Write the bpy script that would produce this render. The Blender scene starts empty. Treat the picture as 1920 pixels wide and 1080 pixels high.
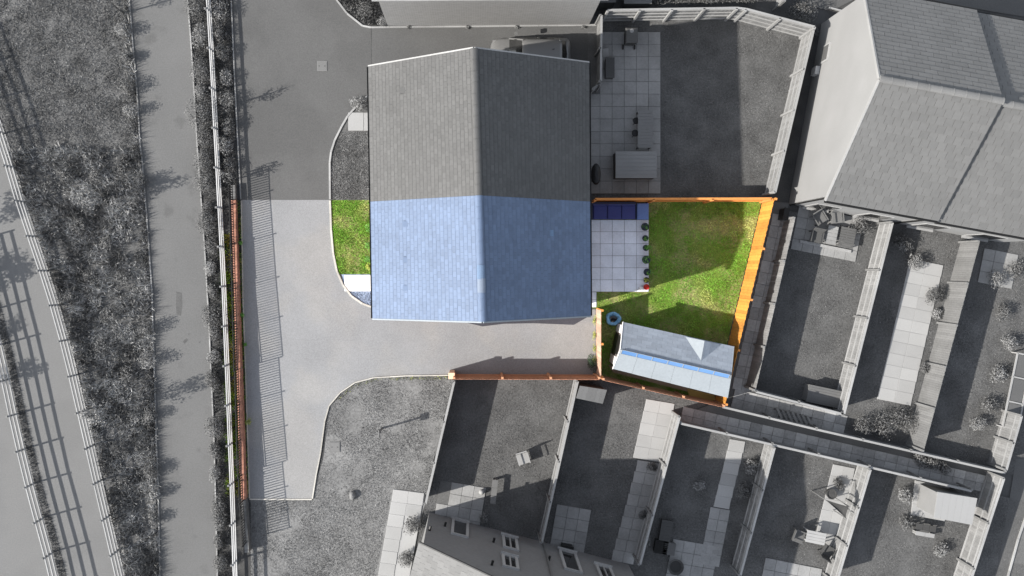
import bpy, math, random
import numpy as np
from mathutils import Vector, Matrix

random.seed(7)
RNG = np.random.default_rng(7)
scene = bpy.context.scene
COL = scene.collection

# ------------------------------------------------------------------ camera, sky, sun, exposure
H = 46.0                       # drone height in metres
F = 1725.0                     # focal length in photo pixels (1920 wide)
NX, NY = 890.0, 500.0          # the point straight below the drone
cam = bpy.data.cameras.new("camera")
cam.sensor_width = 36.0
cam.lens = F / 1920.0 * 36.0
cam.shift_x = (960.0 - NX) / 1920.0
cam.shift_y = -(540.0 - NY) / 1920.0
cam.clip_end = 600.0
camo = bpy.data.objects.new("camera", cam)
camo.location = (0, 0, H)
COL.objects.link(camo)
scene.camera = camo

SUN_EL = 32.5
SUN_AZ = math.atan2(0.28, 1.0)           # shadows run to the right and slightly up the picture
world = bpy.data.worlds.new("World")
scene.world = world
world.use_nodes = True
wn = world.node_tree
bg = wn.nodes["Background"]
sky = wn.nodes.new("ShaderNodeTexSky")
sky.sky_type = 'NISHITA'
sky.sun_disc = False
sky.sun_elevation = math.radians(SUN_EL)
sky.sun_rotation = math.radians(254)
hs = wn.nodes.new("ShaderNodeHueSaturation")
hs.inputs["Saturation"].default_value = 0.42
wn.links.new(sky.outputs[0], hs.inputs["Color"])
wn.links.new(hs.outputs[0], bg.inputs["Color"])
bg.inputs["Strength"].default_value = 0.13
sl = bpy.data.lights.new("sun", 'SUN')
sl.energy = 3.75
sl.angle = math.radians(0.5)
sl.color = (1.0, 0.955, 0.895)
so = bpy.data.objects.new("sun", sl)
ldir = Vector((math.cos(math.radians(SUN_EL)) * math.cos(SUN_AZ),
               math.cos(math.radians(SUN_EL)) * math.sin(SUN_AZ), -math.sin(math.radians(SUN_EL))))
so.rotation_euler = ldir.to_track_quat('-Z', 'Y').to_euler()
so.location = (-30, -10, 40)
COL.objects.link(so)
scene.view_settings.view_transform = 'Standard'
scene.view_settings.look = 'None'
scene.view_settings.gamma = 1.0
scene.view_settings.use_curve_mapping = False
scene.view_settings.exposure = 1.2


def P(x, y, z=0.0):
    """a ground-plan survey point (photo pixel, height) to metres"""
    s = (H - z) / F
    return Vector(((x - NX) * s, (NY - y) * s, z))


# ------------------------------------------------------------------ materials
def M(name, col, var=0.12, scale=0.6, fine=0.1, fscale=25.0, rough=0.85, island=0.0, orand=0.0,
      col2=None, s2=0.5, lo=0.45, hi=0.6, bump=0.0, bscale=60.0, metal=0.0, spec=0.3, alpha_t=0.0, stretch=None):
    if isinstance(col, (int, float)):
        col = (col * 1.0, col, col * .985)
    m = bpy.data.materials.new(name)
    m.use_nodes = True
    nt = m.node_tree
    N, L = nt.nodes, nt.links
    b = N["Principled BSDF"]
    b.inputs["Roughness"].default_value = rough
    b.inputs["Metallic"].default_value = metal
    b.inputs["Specular IOR Level"].default_value = spec
    geo = N.new("ShaderNodeNewGeometry")
    pos = geo.outputs["Position"]
    if stretch:
        vm = N.new("ShaderNodeVectorMath"); vm.operation = 'MULTIPLY'
        L.new(pos, vm.inputs[0]); vm.inputs[1].default_value = stretch
        pos = vm.outputs[0]
    terms = []

    def noise(sc, detail=3.0):
        n = N.new("ShaderNodeTexNoise")
        n.inputs["Scale"].default_value = sc
        n.inputs["Detail"].default_value = detail
        L.new(pos, n.inputs["Vector"])
        return n.outputs[0]

    def term(sock, amp):
        a = N.new("ShaderNodeMath"); a.operation = 'MULTIPLY_ADD'
        L.new(sock, a.inputs[0]); a.inputs[1].default_value = 2 * amp; a.inputs[2].default_value = -amp
        terms.append(a.outputs[0])
    if var: term(noise(scale, 4.0), var * 2.2)
    if fine: term(noise(fscale, 2.0), fine * 2.0)
    if island: term(geo.outputs["Random Per Island"], island)
    if orand:
        oi = N.new("ShaderNodeObjectInfo"); term(oi.outputs["Random"], orand)
    v = None
    for t in terms:
        a = N.new("ShaderNodeMath"); a.operation = 'ADD'
        a.inputs[0].default_value = 1.0
        if v is not None: L.new(v, a.inputs[0])
        L.new(t, a.inputs[1])
        v = a.outputs[0]
    base = None
    if col2 is not None:
        if isinstance(col2, (int, float)): col2 = (col2 * 1.0, col2, col2 * .985)
        mr = N.new("ShaderNodeMapRange"); mr.inputs[1].default_value = lo; mr.inputs[2].default_value = hi
        mr.interpolation_type = 'SMOOTHSTEP'
        L.new(noise(s2, 5.0), mr.inputs[0])
        mx = N.new("ShaderNodeMix"); mx.data_type = 'RGBA'
        L.new(mr.outputs[0], mx.inputs[0])
        mx.inputs[6].default_value = (*col, 1); mx.inputs[7].default_value = (*col2, 1)
        base = mx.outputs[2]
    sc = N.new("ShaderNodeVectorMath"); sc.operation = 'SCALE'
    sc.inputs[0].default_value = col
    if base is not None: L.new(base, sc.inputs[0])
    sc.inputs[3].default_value = 1.0
    if v is not None:
        mxx = N.new("ShaderNodeMath"); mxx.operation = 'MAXIMUM'; mxx.inputs[1].default_value = 0.12
        L.new(v, mxx.inputs[0]); L.new(mxx.outputs[0], sc.inputs[3])
    L.new(sc.outputs[0], b.inputs["Base Color"])
    if bump:
        bn = N.new("ShaderNodeBump"); bn.inputs["Strength"].default_value = bump
        bn.inputs["Distance"].default_value = 0.02
        L.new(noise(bscale, 3.0), bn.inputs["Height"]); L.new(bn.outputs[0], b.inputs["Normal"])
    if alpha_t:
        b.inputs["Transmission Weight"].default_value = alpha_t
    return m


def tint(c, a):
    return tuple(x * a for x in c)


GR = {}


def grey(v, **k):
    key = (round(v, 3), tuple(sorted((a, str(b)) for a, b in k.items())))
    if key not in GR:
        GR[key] = M("grey_paint_%d_%d" % (int(v * 1000), len(GR)), v, **k)
    return GR[key]


MT = dict(
    ground=M("ground_soil", 0.06, var=.3, scale=.8, fine=.2),
    soil=M("dark_soil", 0.05, var=.25, scale=1.5, fine=.35, fscale=30),
    meadow_soil=M("meadow_soil", 0.09, var=.3, scale=1.2, fine=.4, fscale=14),
    meadow=M("meadow_blades", 0.155, var=.4, scale=1.1, fine=.3, fscale=3, island=.35, rough=.7),
    rough=M("rough_grass_blades", 0.35, var=.3, scale=.7, fine=.35, fscale=2.5, island=.8, rough=.65, col2=0.15, s2=.9),
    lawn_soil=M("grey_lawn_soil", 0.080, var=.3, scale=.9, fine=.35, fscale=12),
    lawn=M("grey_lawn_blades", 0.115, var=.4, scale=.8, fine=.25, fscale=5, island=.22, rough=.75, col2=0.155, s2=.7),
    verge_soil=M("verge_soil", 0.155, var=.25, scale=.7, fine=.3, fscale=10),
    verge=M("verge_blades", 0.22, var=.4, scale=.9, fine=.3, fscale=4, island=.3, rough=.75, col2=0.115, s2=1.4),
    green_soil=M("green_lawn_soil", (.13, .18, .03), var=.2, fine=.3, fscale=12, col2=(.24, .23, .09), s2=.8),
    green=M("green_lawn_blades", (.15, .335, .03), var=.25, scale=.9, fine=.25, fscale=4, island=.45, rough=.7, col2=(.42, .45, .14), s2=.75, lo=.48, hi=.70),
    weed=M("weed_blades", (.19, .31, .035), var=.3, scale=1.5, fine=.2, island=.6, rough=.6, col2=(.42, .42, .10), s2=1.2, lo=.5, hi=.65),
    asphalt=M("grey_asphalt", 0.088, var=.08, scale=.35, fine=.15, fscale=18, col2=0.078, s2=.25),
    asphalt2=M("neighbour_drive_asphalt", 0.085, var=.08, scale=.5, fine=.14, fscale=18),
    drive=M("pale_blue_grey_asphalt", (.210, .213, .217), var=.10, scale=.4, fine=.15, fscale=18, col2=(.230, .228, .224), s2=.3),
    footpath=M("footpath_asphalt", 0.112, var=.09, scale=.3, fine=.12, fscale=16, col2=.09, s2=.9, lo=.58, hi=.72),
    lane=M("lane_asphalt", 0.14, var=.07, scale=.3, fine=.1, fscale=16, col2=.125, s2=.3),
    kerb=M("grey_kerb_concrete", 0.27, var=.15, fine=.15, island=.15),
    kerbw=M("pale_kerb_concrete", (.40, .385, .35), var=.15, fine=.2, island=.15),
    slab_white=M("white_slab", (.72, .71, .69), var=.06, fine=.06, orand=.05),
    slab_grey=M("grey_white_slab", .285, var=.07, fine=.06, orand=.08),
    slab=M("patio_slab", (.68, .71, .77), var=.12, scale=1.3, fine=.07, fscale=14, orand=.07),
    slab_g=M("grey_patio_slab", .225, var=.12, scale=1.2, fine=.1, fscale=12, orand=.1),
    slab_d=M("alley_slab", .30, var=.15, scale=1.2, fine=.15, fscale=10, orand=.2),
    joint=M("slab_joint_mortar", .10, var=.2, fine=.2),
    jointc=M("slab_joint_sand", (.09, .095, .10), var=.2, fine=.2),
    gravel=M("blue_slate_chippings", (.22, .27, .36), var=.1, fine=.1, island=.8, rough=.6),
    roofb=M("blue_slate", (.094, .131, .203), var=.08, scale=.5, fine=.06, fscale=5, island=.10, rough=.62, spec=.35),
    roofg=M("grey_slate", .073, var=.08, scale=.45, fine=.06, fscale=5, island=.10, rough=.65, spec=.3),
    roofn=M("pale_grey_tile", .135, var=.06, scale=.4, fine=.05, fscale=6, island=.1, rough=.7),
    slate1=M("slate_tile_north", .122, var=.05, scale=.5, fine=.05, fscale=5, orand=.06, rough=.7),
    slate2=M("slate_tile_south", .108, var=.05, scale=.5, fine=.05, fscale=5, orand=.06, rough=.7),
    deck=M("roof_underlay", .035, var=.1, fine=.1),
    brick=M("red_brick", (.34, .165, .115), var=.15, scale=1.0, fine=.2, fscale=9, island=.22, rough=.85),
    brickg=M("grey_brick", .12, var=.15, fine=.2, fscale=9, island=.25),
    mortar=M("wall_mortar", (.22, .17, .14), var=.15, fine=.2),
    brickwall=M("house_brickwork", (.30, .17, .12), var=.12, fine=.2),
    render=M("cream_render", .22, var=.06, scale=.5, fine=.03, rough=.9),
    white=M("white_plastic", .72, var=.04, fine=.02, rough=.45),
    black=M("black_plastic", .012, var=.1, fine=.05, rough=.4),
    orange=M("orange_fence_board", (.56, .24, .045), var=.14, scale=.8, fine=.16, fscale=8, island=.24, rough=.8),
    orangep=M("orange_fence_post", (.55, .22, .06), var=.12, fine=.12, fscale=8, island=.1),
    redf=M("red_cedar_fence", (.36, .175, .11), var=.12, scale=.8, fine=.15, fscale=8, island=.22, rough=.8),
    redp=M("red_cedar_post", (.44, .23, .13), var=.12, fine=.12, fscale=8),
    pinkf=M("faded_pink_board", (.46, .30, .22), var=.1, fine=.12, fscale=8, island=.2),
    rail=M("weathered_rail", .32, var=.12, scale=1.2, fine=.12, fscale=10, rough=.8, stretch=(1, .25, 1)),
    railw=M("pale_weathered_rail", .42, var=.12, scale=1.2, fine=.12, fscale=10, rough=.8, stretch=(1, .25, 1)),
    fpost=M("fence_post_timber", .16, var=.15, fine=.15, fscale=10),
    gboard=M("grey_fence_board", .19, var=.1, scale=.9, fine=.12, fscale=8, island=.16),
    grail=M("grey_fence_rail", .25, var=.1, fine=.1),
    gdark=M("dark_grey_fence_board", .15, var=.1, scale=.9, fine=.1, fscale=8, island=.12),
    steel=M("dark_painted_steel", .02, var=.1, fine=.05, rough=.45, metal=.3),
    leaf=M("shrub_leaf", .10, var=.35, scale=2, fine=.3, fscale=8, island=.5, rough=.6),
    leafl=M("pale_shrub_leaf", .17, var=.35, scale=2, fine=.3, fscale=8, island=.45, rough=.6),
    leafc=M("green_leaf", (.12, .30, .05), var=.2, fine=.2, island=.5, rough=.5),
    leafy=M("yellow_green_leaf", (.33, .37, .07), var=.2, fine=.2, island=.5, rough=.5),
    bark=M("bark", .08, var=.2, fine=.2),
    felt=M("pale_roof_felt", (.225, .25, .27), var=.05, scale=.8, fine=.06, fscale=10),
    shingle=M("grey_shed_shingle", (.235, .265, .305), var=.07, scale=.8, fine=.07, fscale=8, island=.1),
    glass=M("blue_glazing", (.085, .18, .36), var=.1, fine=.03, rough=.15, spec=.6),
    dglass=M("dark_glass", .015, var=.1, fine=.02, rough=.08, spec=.8),
    carp=M("silver_car_paint", .135, var=.03, fine=.02, rough=.3, metal=.15, spec=.6),
    navy=M("navy_cushion", (.055, .065, .20), var=.12, fine=.1, rough=.9),
    bluec=M("blue_cushion", (.13, .20, .42), var=.1, fine=.1, rough=.9),
    rattan=M("dark_rattan", (.03, .035, .07), var=.15, fine=.25, fscale=40),
    tub=M("pale_blue_plastic", (.20, .42, .62), var=.18, fine=.1, scale=3, rough=.4),
    red=M("red_pot", (.45, .03, .02), var=.1, fine=.05),
    pot=M("dark_glazed_pot", (.03, .035, .05), var=.1, fine=.05, rough=.35),
    wood=M("weathered_deck_wood", (.33, .24, .17), var=.15, fine=.15, fscale=8, island=.2),
    ywood=M("yellow_pine", (.50, .36, .12), var=.1, fine=.1),
)


# ------------------------------------------------------------------ mesh building
class MB:
    def __init__(s):
        s.v = []; s.f = []

    def add(s, vs, fs):
        o = len(s.v); s.v += [tuple(v) for v in vs]; s.f += [tuple(i + o for i in f) for f in fs]; return s

    def obox(s, o, a, b, c):
        o, a, b, c = Vector(o), Vector(a), Vector(b), Vector(c)
        if a.cross(b).dot(c) < 0: a, b = b, a
        vs = [o, o + a, o + a + b, o + b, o + c, o + a + c, o + a + b + c, o + b + c]
        return s.add(vs, [(3, 2, 1, 0), (4, 5, 6, 7), (0, 1, 5, 4), (1, 2, 6, 5), (2, 3, 7, 6), (3, 0, 4, 7)])

    def box(s, cx, cy, z0, sx, sy, sz, r=0.0):
        ca, sa = math.cos(r), math.sin(r)
        a = Vector((ca * sx, sa * sx, 0)); b = Vector((-sa * sy, ca * sy, 0))
        return s.obox(Vector((cx, cy, z0)) - a / 2 - b / 2, a, b, (0, 0, sz))

    def bar(s, p, q, w, h):
        p, q = Vector(p), Vector(q)
        d = q - p
        side = d.cross(Vector((0, 0, 1)))
        if side.length < 1e-6: side = Vector((1, 0, 0))
        side = side.normalized() * w
        up = side.cross(d).normalized() * h
        return s.obox(p - side / 2 - up / 2, d, side, up)

    def prism(s, pts, z0, z1):
        n = len(pts)
        a = sum(pts[i][0] * pts[(i + 1) % n][1] - pts[(i + 1) % n][0] * pts[i][1] for i in range(n))
        if a < 0: pts = list(pts)[::-1]
        vs = [(p[0], p[1], z0) for p in pts] + [(p[0], p[1], z1) for p in pts]
        fs = [tuple(range(n))[::-1], tuple(range(n, 2 * n))] + [(i, (i + 1) % n, n + (i + 1) % n, n + i) for i in range(n)]
        return s.add(vs, fs)

    def tube(s, pts, rad, n=6):
        pts = [Vector(p) for p in pts]
        if not hasattr(rad, '__len__'): rad = [rad] * len(pts)
        vs, fs = [], []
        for i, p in enumerate(pts):
            d = (pts[min(i + 1, len(pts) - 1)] - pts[max(i - 1, 0)]).normalized()
            a = d.orthogonal().normalized() if abs(d.z) < .95 else Vector((1, 0, 0)); a = (a - d * a.dot(d)).normalized()
            b = d.cross(a)
            for k in range(n):
                t = 2 * math.pi * k / n
                vs.append(p + (a * math.cos(t) + b * math.sin(t)) * rad[i])
        for i in range(len(pts) - 1):
            for k in range(n):
                fs.append((i * n + k, i * n + (k + 1) % n, (i + 1) * n + (k + 1) % n, (i + 1) * n + k))
        fs.append(tuple(range(n))[::-1]); fs.append(tuple(range((len(pts) - 1) * n, len(pts) * n)))
        return s.add(vs, fs)

    def lathe(s, cx, cy, prof, n=16, sx=1.0, sy=1.0, jit=0.0):
        vs, fs = [], []
        for r, z in prof:
            for k in range(n):
                t = 2 * math.pi * k / n
                j = 1 + jit * math.sin(3 * t + z * 9) + jit * .6 * math.sin(5 * t + 1)
                vs.append((cx + r * j * sx * math.cos(t), cy + r * j * sy * math.sin(t), z))
        for i in range(len(prof) - 1):
            for k in range(n):
                fs.append((i * n + k, i * n + (k + 1) % n, (i + 1) * n + (k + 1) % n, (i + 1) * n + k))
        fs.append(tuple(range(n))[::-1]); fs.append(tuple(range((len(prof) - 1) * n, len(prof) * n)))
        return s.add(vs, fs)

    def loft(s, rings, caps=True):
        n = len(rings[0]); vs = [p for r in rings for p in r]; fs = []
        for i in range(len(rings) - 1):
            for k in range(n):
                fs.append((i * n + k, i * n + (k + 1) % n, (i + 1) * n + (k + 1) % n, (i + 1) * n + k))
        if caps:
            fs.append(tuple(range(n))[::-1]); fs.append(tuple(range((len(rings) - 1) * n, len(rings) * n)))
        return s.add(vs, fs)

    def leaves(s, c, r, n, size, seed_up=.5, shell=.45):
        c = Vector(c)
        for _ in range(n):
            while True:
                p = Vector((random.uniform(-1, 1), random.uniform(-1, 1), random.uniform(-1, 1)))
                l = p.length
                if l < 1 and l > shell * random.random(): break
            q = c + Vector((p.x * r[0], p.y * r[1], p.z * r[2]))
            nrm = (p + Vector((random.gauss(0, .6), random.gauss(0, .6), random.gauss(seed_up, .5)))).normalized()
            a = nrm.orthogonal().normalized(); a.rotate(Matrix.Rotation(random.uniform(0, 6.28), 3, nrm))
            b = nrm.cross(a)
            l = size * .78 * random.uniform(.6, 1.35); w = l * .42
            s.add([q - a * l * .5, q + b * w * .5, q + a * l * .5, q - b * w * .5], [(0, 1, 2, 3)])
        return s

    def mesh(s, name, off=(0, 0, 0), smooth=False):
        me = bpy.data.meshes.new(name)
        o = Vector(off)
        me.from_pydata([(v[0] - o.x, v[1] - o.y, v[2] - o.z) for v in s.v], [], s.f)
        if smooth:
            me.polygons.foreach_set("use_smooth", [True] * len(me.polygons))
        me.update()
        return me


def tag(o, label=None, cat=None, group=None, kind=None):
    if label: o["label"] = label
    if cat: o["category"] = cat
    if group: o["group"] = group
    if kind: o["kind"] = kind
    return o


class Thing:
    def __init__(s, name, label, cat, loc, group=None):
        s.loc = Vector(loc)
        s.o = bpy.data.objects.new(name, None)
        s.o.empty_display_size = .2
        s.o.location = s.loc
        COL.objects.link(s.o)
        tag(s.o, label, cat, group)

    def part(s, name, mb, mat, parent=None, kind=None, smooth=False, label=None):
        o = bpy.data.objects.new(name, mb.mesh(name, s.loc, smooth))
        o.data.materials.append(mat)
        COL.objects.link(o)
        o.parent = parent or s.o
        tag(o, label, None, None, kind)
        return o

    def inst(s, name, me, mw, parent=None):
        o = bpy.data.objects.new(name, me)
        COL.objects.link(o)
        o.parent = parent or s.o
        o.matrix_basis = Matrix.Translation(-s.loc) @ mw
        return o


def struct(name, mb, mat, kind='structure', parent=None):
    o = bpy.data.objects.new(name, mb.mesh(name))
    o.data.materials.append(mat)
    COL.objects.link(o)
    if parent is not None: o.parent = parent
    if kind and parent is None: o["kind"] = kind
    return o


def sheet(name, px, z, mat):
    pts = [P(x, y) for x, y in px]
    a = sum(pts[i].x * pts[(i + 1) % len(pts)].y - pts[(i + 1) % len(pts)].x * pts[i].y for i in range(len(pts)))
    if a < 0: pts = pts[::-1]
    mb = MB(); mb.add([(p.x, p.y, z) for p in pts], [tuple(range(len(pts)))])
    return struct(name, mb, mat)


ORD = ["first", "second", "third", "fourth", "fifth", "sixth", "seventh", "eighth", "ninth", "tenth", "eleventh", "twelfth",
       "thirteenth", "fourteenth", "fifteenth", "sixteenth", "seventeenth", "eighteenth", "nineteenth", "twentieth",
       "twenty-first", "twenty-second", "twenty-third", "twenty-fourth", "twenty-fifth", "twenty-sixth", "twenty-seventh",
       "twenty-eighth", "twenty-ninth", "thirtieth"]


def inpoly(x, y, poly):
    r = np.zeros(len(x), bool)
    n = len(poly); j = n - 1
    for i in range(n):
        xi, yi = poly[i][0], poly[i][1]; xj, yj = poly[j][0], poly[j][1]
        c = ((yi > y) != (yj > y)) & (x < (xj - xi) * (y - yi) / (yj - yi + 1e-12) + xi)
        r ^= c; j = i
    return r


def vnoise(x, y, sc, seed):
    r = np.random.default_rng(seed); g = r.random((64, 64))
    u = x * sc + 200.0; v = y * sc + 200.0
    i = np.floor(u).astype(int); j = np.floor(v).astype(int); fu = u - i; fv = v - j
    fu = fu * fu * (3 - 2 * fu); fv = fv * fv * (3 - 2 * fv)
    a = g[i % 64, j % 64]; b = g[(i + 1) % 64, j % 64]; c = g[i % 64, (j + 1) % 64]; d = g[(i + 1) % 64, (j + 1) % 64]
    return (a * (1 - fu) + b * fu) * (1 - fv) + (c * (1 - fu) + d * fu) * fv


def grass(name, label, px, dens, h0, h1, w, mat, z=0.0, clump=0.0, csc=1.2, holes=(), seed=1, spread=.6, ground_tag=True):
    poly = [P(*p) for p in px]
    xs = [p.x for p in poly]; ys = [p.y for p in poly]
    A = (max(xs) - min(xs)) * (max(ys) - min(ys))
    r = np.random.default_rng(seed)
    n = int(A * dens)
    x = r.uniform(min(xs), max(xs), n); y = r.uniform(min(ys), max(ys), n)
    k = inpoly(x, y, poly)
    for hp in holes: k &= ~inpoly(x, y, [P(*p) for p in hp])
    x, y = x[k], y[k]
    cn = .55 * vnoise(x, y, csc, seed) + .3 * vnoise(x, y, csc * 2.7, seed + 1) + .15 * vnoise(x, y, csc * 7, seed + 2)
    if clump:
        k = r.random(len(x)) < np.clip(1 + (cn - .5) * 4 * clump, .12, 1)
        x, y, cn = x[k], y[k], cn[k]
    n = len(x)
    hh = r.uniform(h0, h1, n) * np.clip(.55 + (cn * 1.0 if clump else .45), .3, 1.6)
    a = r.uniform(0, 6.283, n); t = r.uniform(0, 6.283, n); lean = r.uniform(.15, 1, n) * spread * hh
    ww = w * r.uniform(.6, 1.4, n) * .5
    V = np.empty((n, 3, 3), np.float32)
    V[:, 0, 0] = x + np.cos(a) * ww; V[:, 0, 1] = y + np.sin(a) * ww; V[:, 0, 2] = z
    V[:, 1, 0] = x - np.cos(a) * ww; V[:, 1, 1] = y - np.sin(a) * ww; V[:, 1, 2] = z
    V[:, 2, 0] = x + np.cos(t) * lean; V[:, 2, 1] = y + np.sin(t) * lean; V[:, 2, 2] = z + hh
    me = bpy.data.meshes.new(name)
    me.vertices.add(3 * n); me.loops.add(3 * n); me.polygons.add(n)
    me.vertices.foreach_set("co", V.ravel())
    me.loops.foreach_set("vertex_index", np.arange(3 * n, dtype=np.int32))
    me.polygons.foreach_set("loop_start", np.arange(0, 3 * n, 3, dtype=np.int32))
    me.polygons.foreach_set("loop_total", np.full(n, 3, np.int32))
    me.update(calc_edges=True)
    me.materials.append(mat)
    o = bpy.data.objects.new(name, me); COL.objects.link(o)
    tag(o, label, "grass", None, "stuff")
    return o


# ------------------------------------------------------------------ ground, roads, lawns
g = MB(); g.add([(-250, -250, -.03), (250, -250, -.03), (250, 250, -.03), (-250, 250, -.03)], [(0, 1, 2, 3)])
struct("ground", g, MT['ground'])

PATH_L = [(238, -120), (243, 0), (250, 90), (258, 180), (263, 270), (267, 300), (275, 400), (285, 540), (290, 700), (293, 810), (297, 920), (300, 1080), (303, 1200)]
PATH_R = [(346, -120), (352, 0), (357, 60), (362, 130), (370, 270), (378, 380), (385, 480), (392, 600), (397, 720), (402, 830), (405, 950), (408, 1080), (412, 1200)]
FB = [(-60, 60), (-28, 140), (18, 270), (52, 387), (104, 540), (118, 587), (138, 660), (173, 810), (203, 940), (236, 1080), (262, 1200)]     # middle rail fence
FC = [(-40, 450), (-12, 560), (16, 670), (44, 803), (76, 935), (94, 997), (110, 1060), (142, 1200)]                                   # leftmost rail fence
FA = [(386, -120), (397, 0), (404, 120), (412, 270), (419, 400), (426, 540), (431, 660), (437, 810), (442, 930), (447, 1080), (452, 1200)]   # rail fence beside the wall
sheet("footpath", PATH_L + PATH_R[::-1], .010, MT['footpath'])
sheet("lane", [(-220, -120), (-100, -120)] + [(x - 3, y) for x, y in FB] + [(240, 1300), (-220, 1300)], .004, MT['lane'])
sheet("grass_bank", [(-100, -120), (238, -120)] + PATH_L + FB[::-1], 0.0, MT['meadow_soil'])
sheet("grass_verge_lane", [(x - 4, y) for x, y in FC] + [(x + 10, y) for x, y in FC][::-1], .014, MT['meadow_soil'])
sheet("planting_strip", PATH_R + [(470, 1200), (469, 935), (460, 700), (455, 560), (452, 375), (446, 260), (440, 120), (436, 0), (432, -120)], .004, MT['soil'])

DRIVE = [(453, 375), (740, 375), (740, 580), (1117, 580), (1117, 702), (853, 703), (760, 703), (700, 707), (665, 716), (637, 735), (617, 760), (609, 790), (601, 850), (593, 890), (586, 935), (468, 935), (461, 700), (456, 560)]
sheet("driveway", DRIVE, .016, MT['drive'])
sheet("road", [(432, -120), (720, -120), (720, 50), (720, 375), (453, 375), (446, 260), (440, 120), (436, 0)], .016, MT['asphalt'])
sheet("neighbour_driveway", [(697, 50), (1122, 48), (1122, 190), (720, 190), (697, 190)], .020, MT['asphalt2'])
mb = MB(); a, b = P(695.6, 52), P(696, 126); mb.obox((a.x, a.y, .012), (b.x - a.x, b.y - a.y, 0), (.03, 0, 0), (0, 0, .0095)); struct("road_joint", mb, MT['soil'])

VERGE = [(470, 937), (586, 937), (594, 890), (602, 850), (610, 790), (618, 762), (638, 737), (666, 718), (701, 709), (760, 706), (850, 706), (797, 945), (775, 1030), (760, 1090), (745, 1200), (470, 1200)]
sheet("public_lawn", VERGE, .002, MT['verge_soil'])
sheet("dark_edge_strip", [(604, 770), (614, 775), (612, 810), (606, 860), (598, 885), (592, 900), (600, 850)], .006, MT['soil'])  # narrow dark strip following the kerb on the lawn side
FL_G = [(640, 248), (700, 248), (700, 375), (620, 375), (620, 305), (623, 285), (630, 263)]
FL_C = [(620, 376), (700, 376), (700, 514), (635, 514), (628, 485), (623, 440)]
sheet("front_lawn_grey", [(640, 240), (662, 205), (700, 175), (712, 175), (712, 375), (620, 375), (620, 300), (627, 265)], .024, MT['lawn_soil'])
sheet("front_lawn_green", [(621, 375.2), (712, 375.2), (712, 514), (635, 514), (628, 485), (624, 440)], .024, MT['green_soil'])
sheet("slate_bed", [(640, 514.2), (712, 514.2), (712, 577), (698, 575), (681, 569), (661, 556), (646, 536)], .024, MT['gravel'])
sheet("corner_bed", [(620, -120), (632, 0), (652, 26), (681, 48), (696, 51), (727, 50), (760, -120)], .024, MT['soil'])
# gardens
GREEN = [(1106, 378), (1428, 378), (1362, 650), (1338, 752), (1118, 702), (1118, 578), (1106, 578)]
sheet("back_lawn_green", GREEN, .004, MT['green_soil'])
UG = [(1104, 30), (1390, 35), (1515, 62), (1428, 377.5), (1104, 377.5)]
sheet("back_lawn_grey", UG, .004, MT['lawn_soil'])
RGARD = [(1470, 395), (1920, 440), (2050, 470), (2050, 930), (1861, 880), (1560, 800), (1392, 726)]
sheet("lawn_terrace_right", RGARD, .003, MT['lawn_soil'])
GG = [(850, 706), (1118, 704), (1338, 753), (1262, 786), (1500, 845), (1795, 912), (1990, 955), (1990, 1250), (745, 1250), (797, 945)]
sheet("lawn_terrace_bottom", GG, .003, MT['lawn_soil'])
sheet("alley_ground", [(1432, 378), (1480, 380), (1470, 415), (1398, 728), (1560, 770), (1861, 850), (1861, 890), (1795, 910), (1262, 784), (1340, 756), (1364, 650)], .001, MT['joint'])
sheet("parking", [(1480, -120), (2100, -120), (2100, 60), (1862, 22), (1640, -20), (1560, 20), (1500, 8)], .006, MT['asphalt2'])
sheet("side_road", [(1905, 860), (2100, 860), (2100, 1250), (1830, 1250), (1868, 1080)], .008, MT['asphalt2'])
sheet("parking_bay", [(1935, 950), (2100, 960), (2100, 1070), (1890, 1055)], .014, MT['footpath'])


sheet("dark_gable_strip", [(866, 596), (866, 603), (905, 612), (945, 607), (1000, 606), (1076, 609), (1104, 593), (1104, 588)], .021, M("dark_strip_tone", (.045, .045, .055), var=.2, fine=.25))  # dark blue-grey strip laid on the drive below the south gable
for i, pp in enumerate(([(331, 547), (341, 549), (342, 570), (339, 592), (331, 590), (330, 570)], [(343, 640), (350, 634), (353, 637), (346, 645)], [(352, 626), (355, 625), (355, 629)], [(372, 641), (376, 640), (375, 644)])):
    sheet("tar_patch", pp, .0135, M("dark_tar_patch", .08, var=.2, scale=3, fine=.2))
# kerbs -----------------------------------------------------------------------
def kerb(name, px, mat, w=.07, h=.09, stone=.915, z=0.0):
    mb = MB()
    for (x0, y0), (x1, y1) in zip(px[:-1], px[1:]):
        p, q = P(x0, y0), P(x1, y1)
        d = q - p; L = d.length; n = max(1, round(L / stone)); u = d / L
        for i in range(n):
            a = p + u * (L * i / n + .004); b = p + u * (L * (i + 1) / n - .004)
            s = Vector((-u.y, u.x, 0)) * w
            zz = h + random.uniform(-.004, .004)
            mb.obox((a.x - s.x / 2, a.y - s.y / 2, z), b - a, s, (0, 0, zz))
    return struct(name, mb, mat)


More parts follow.
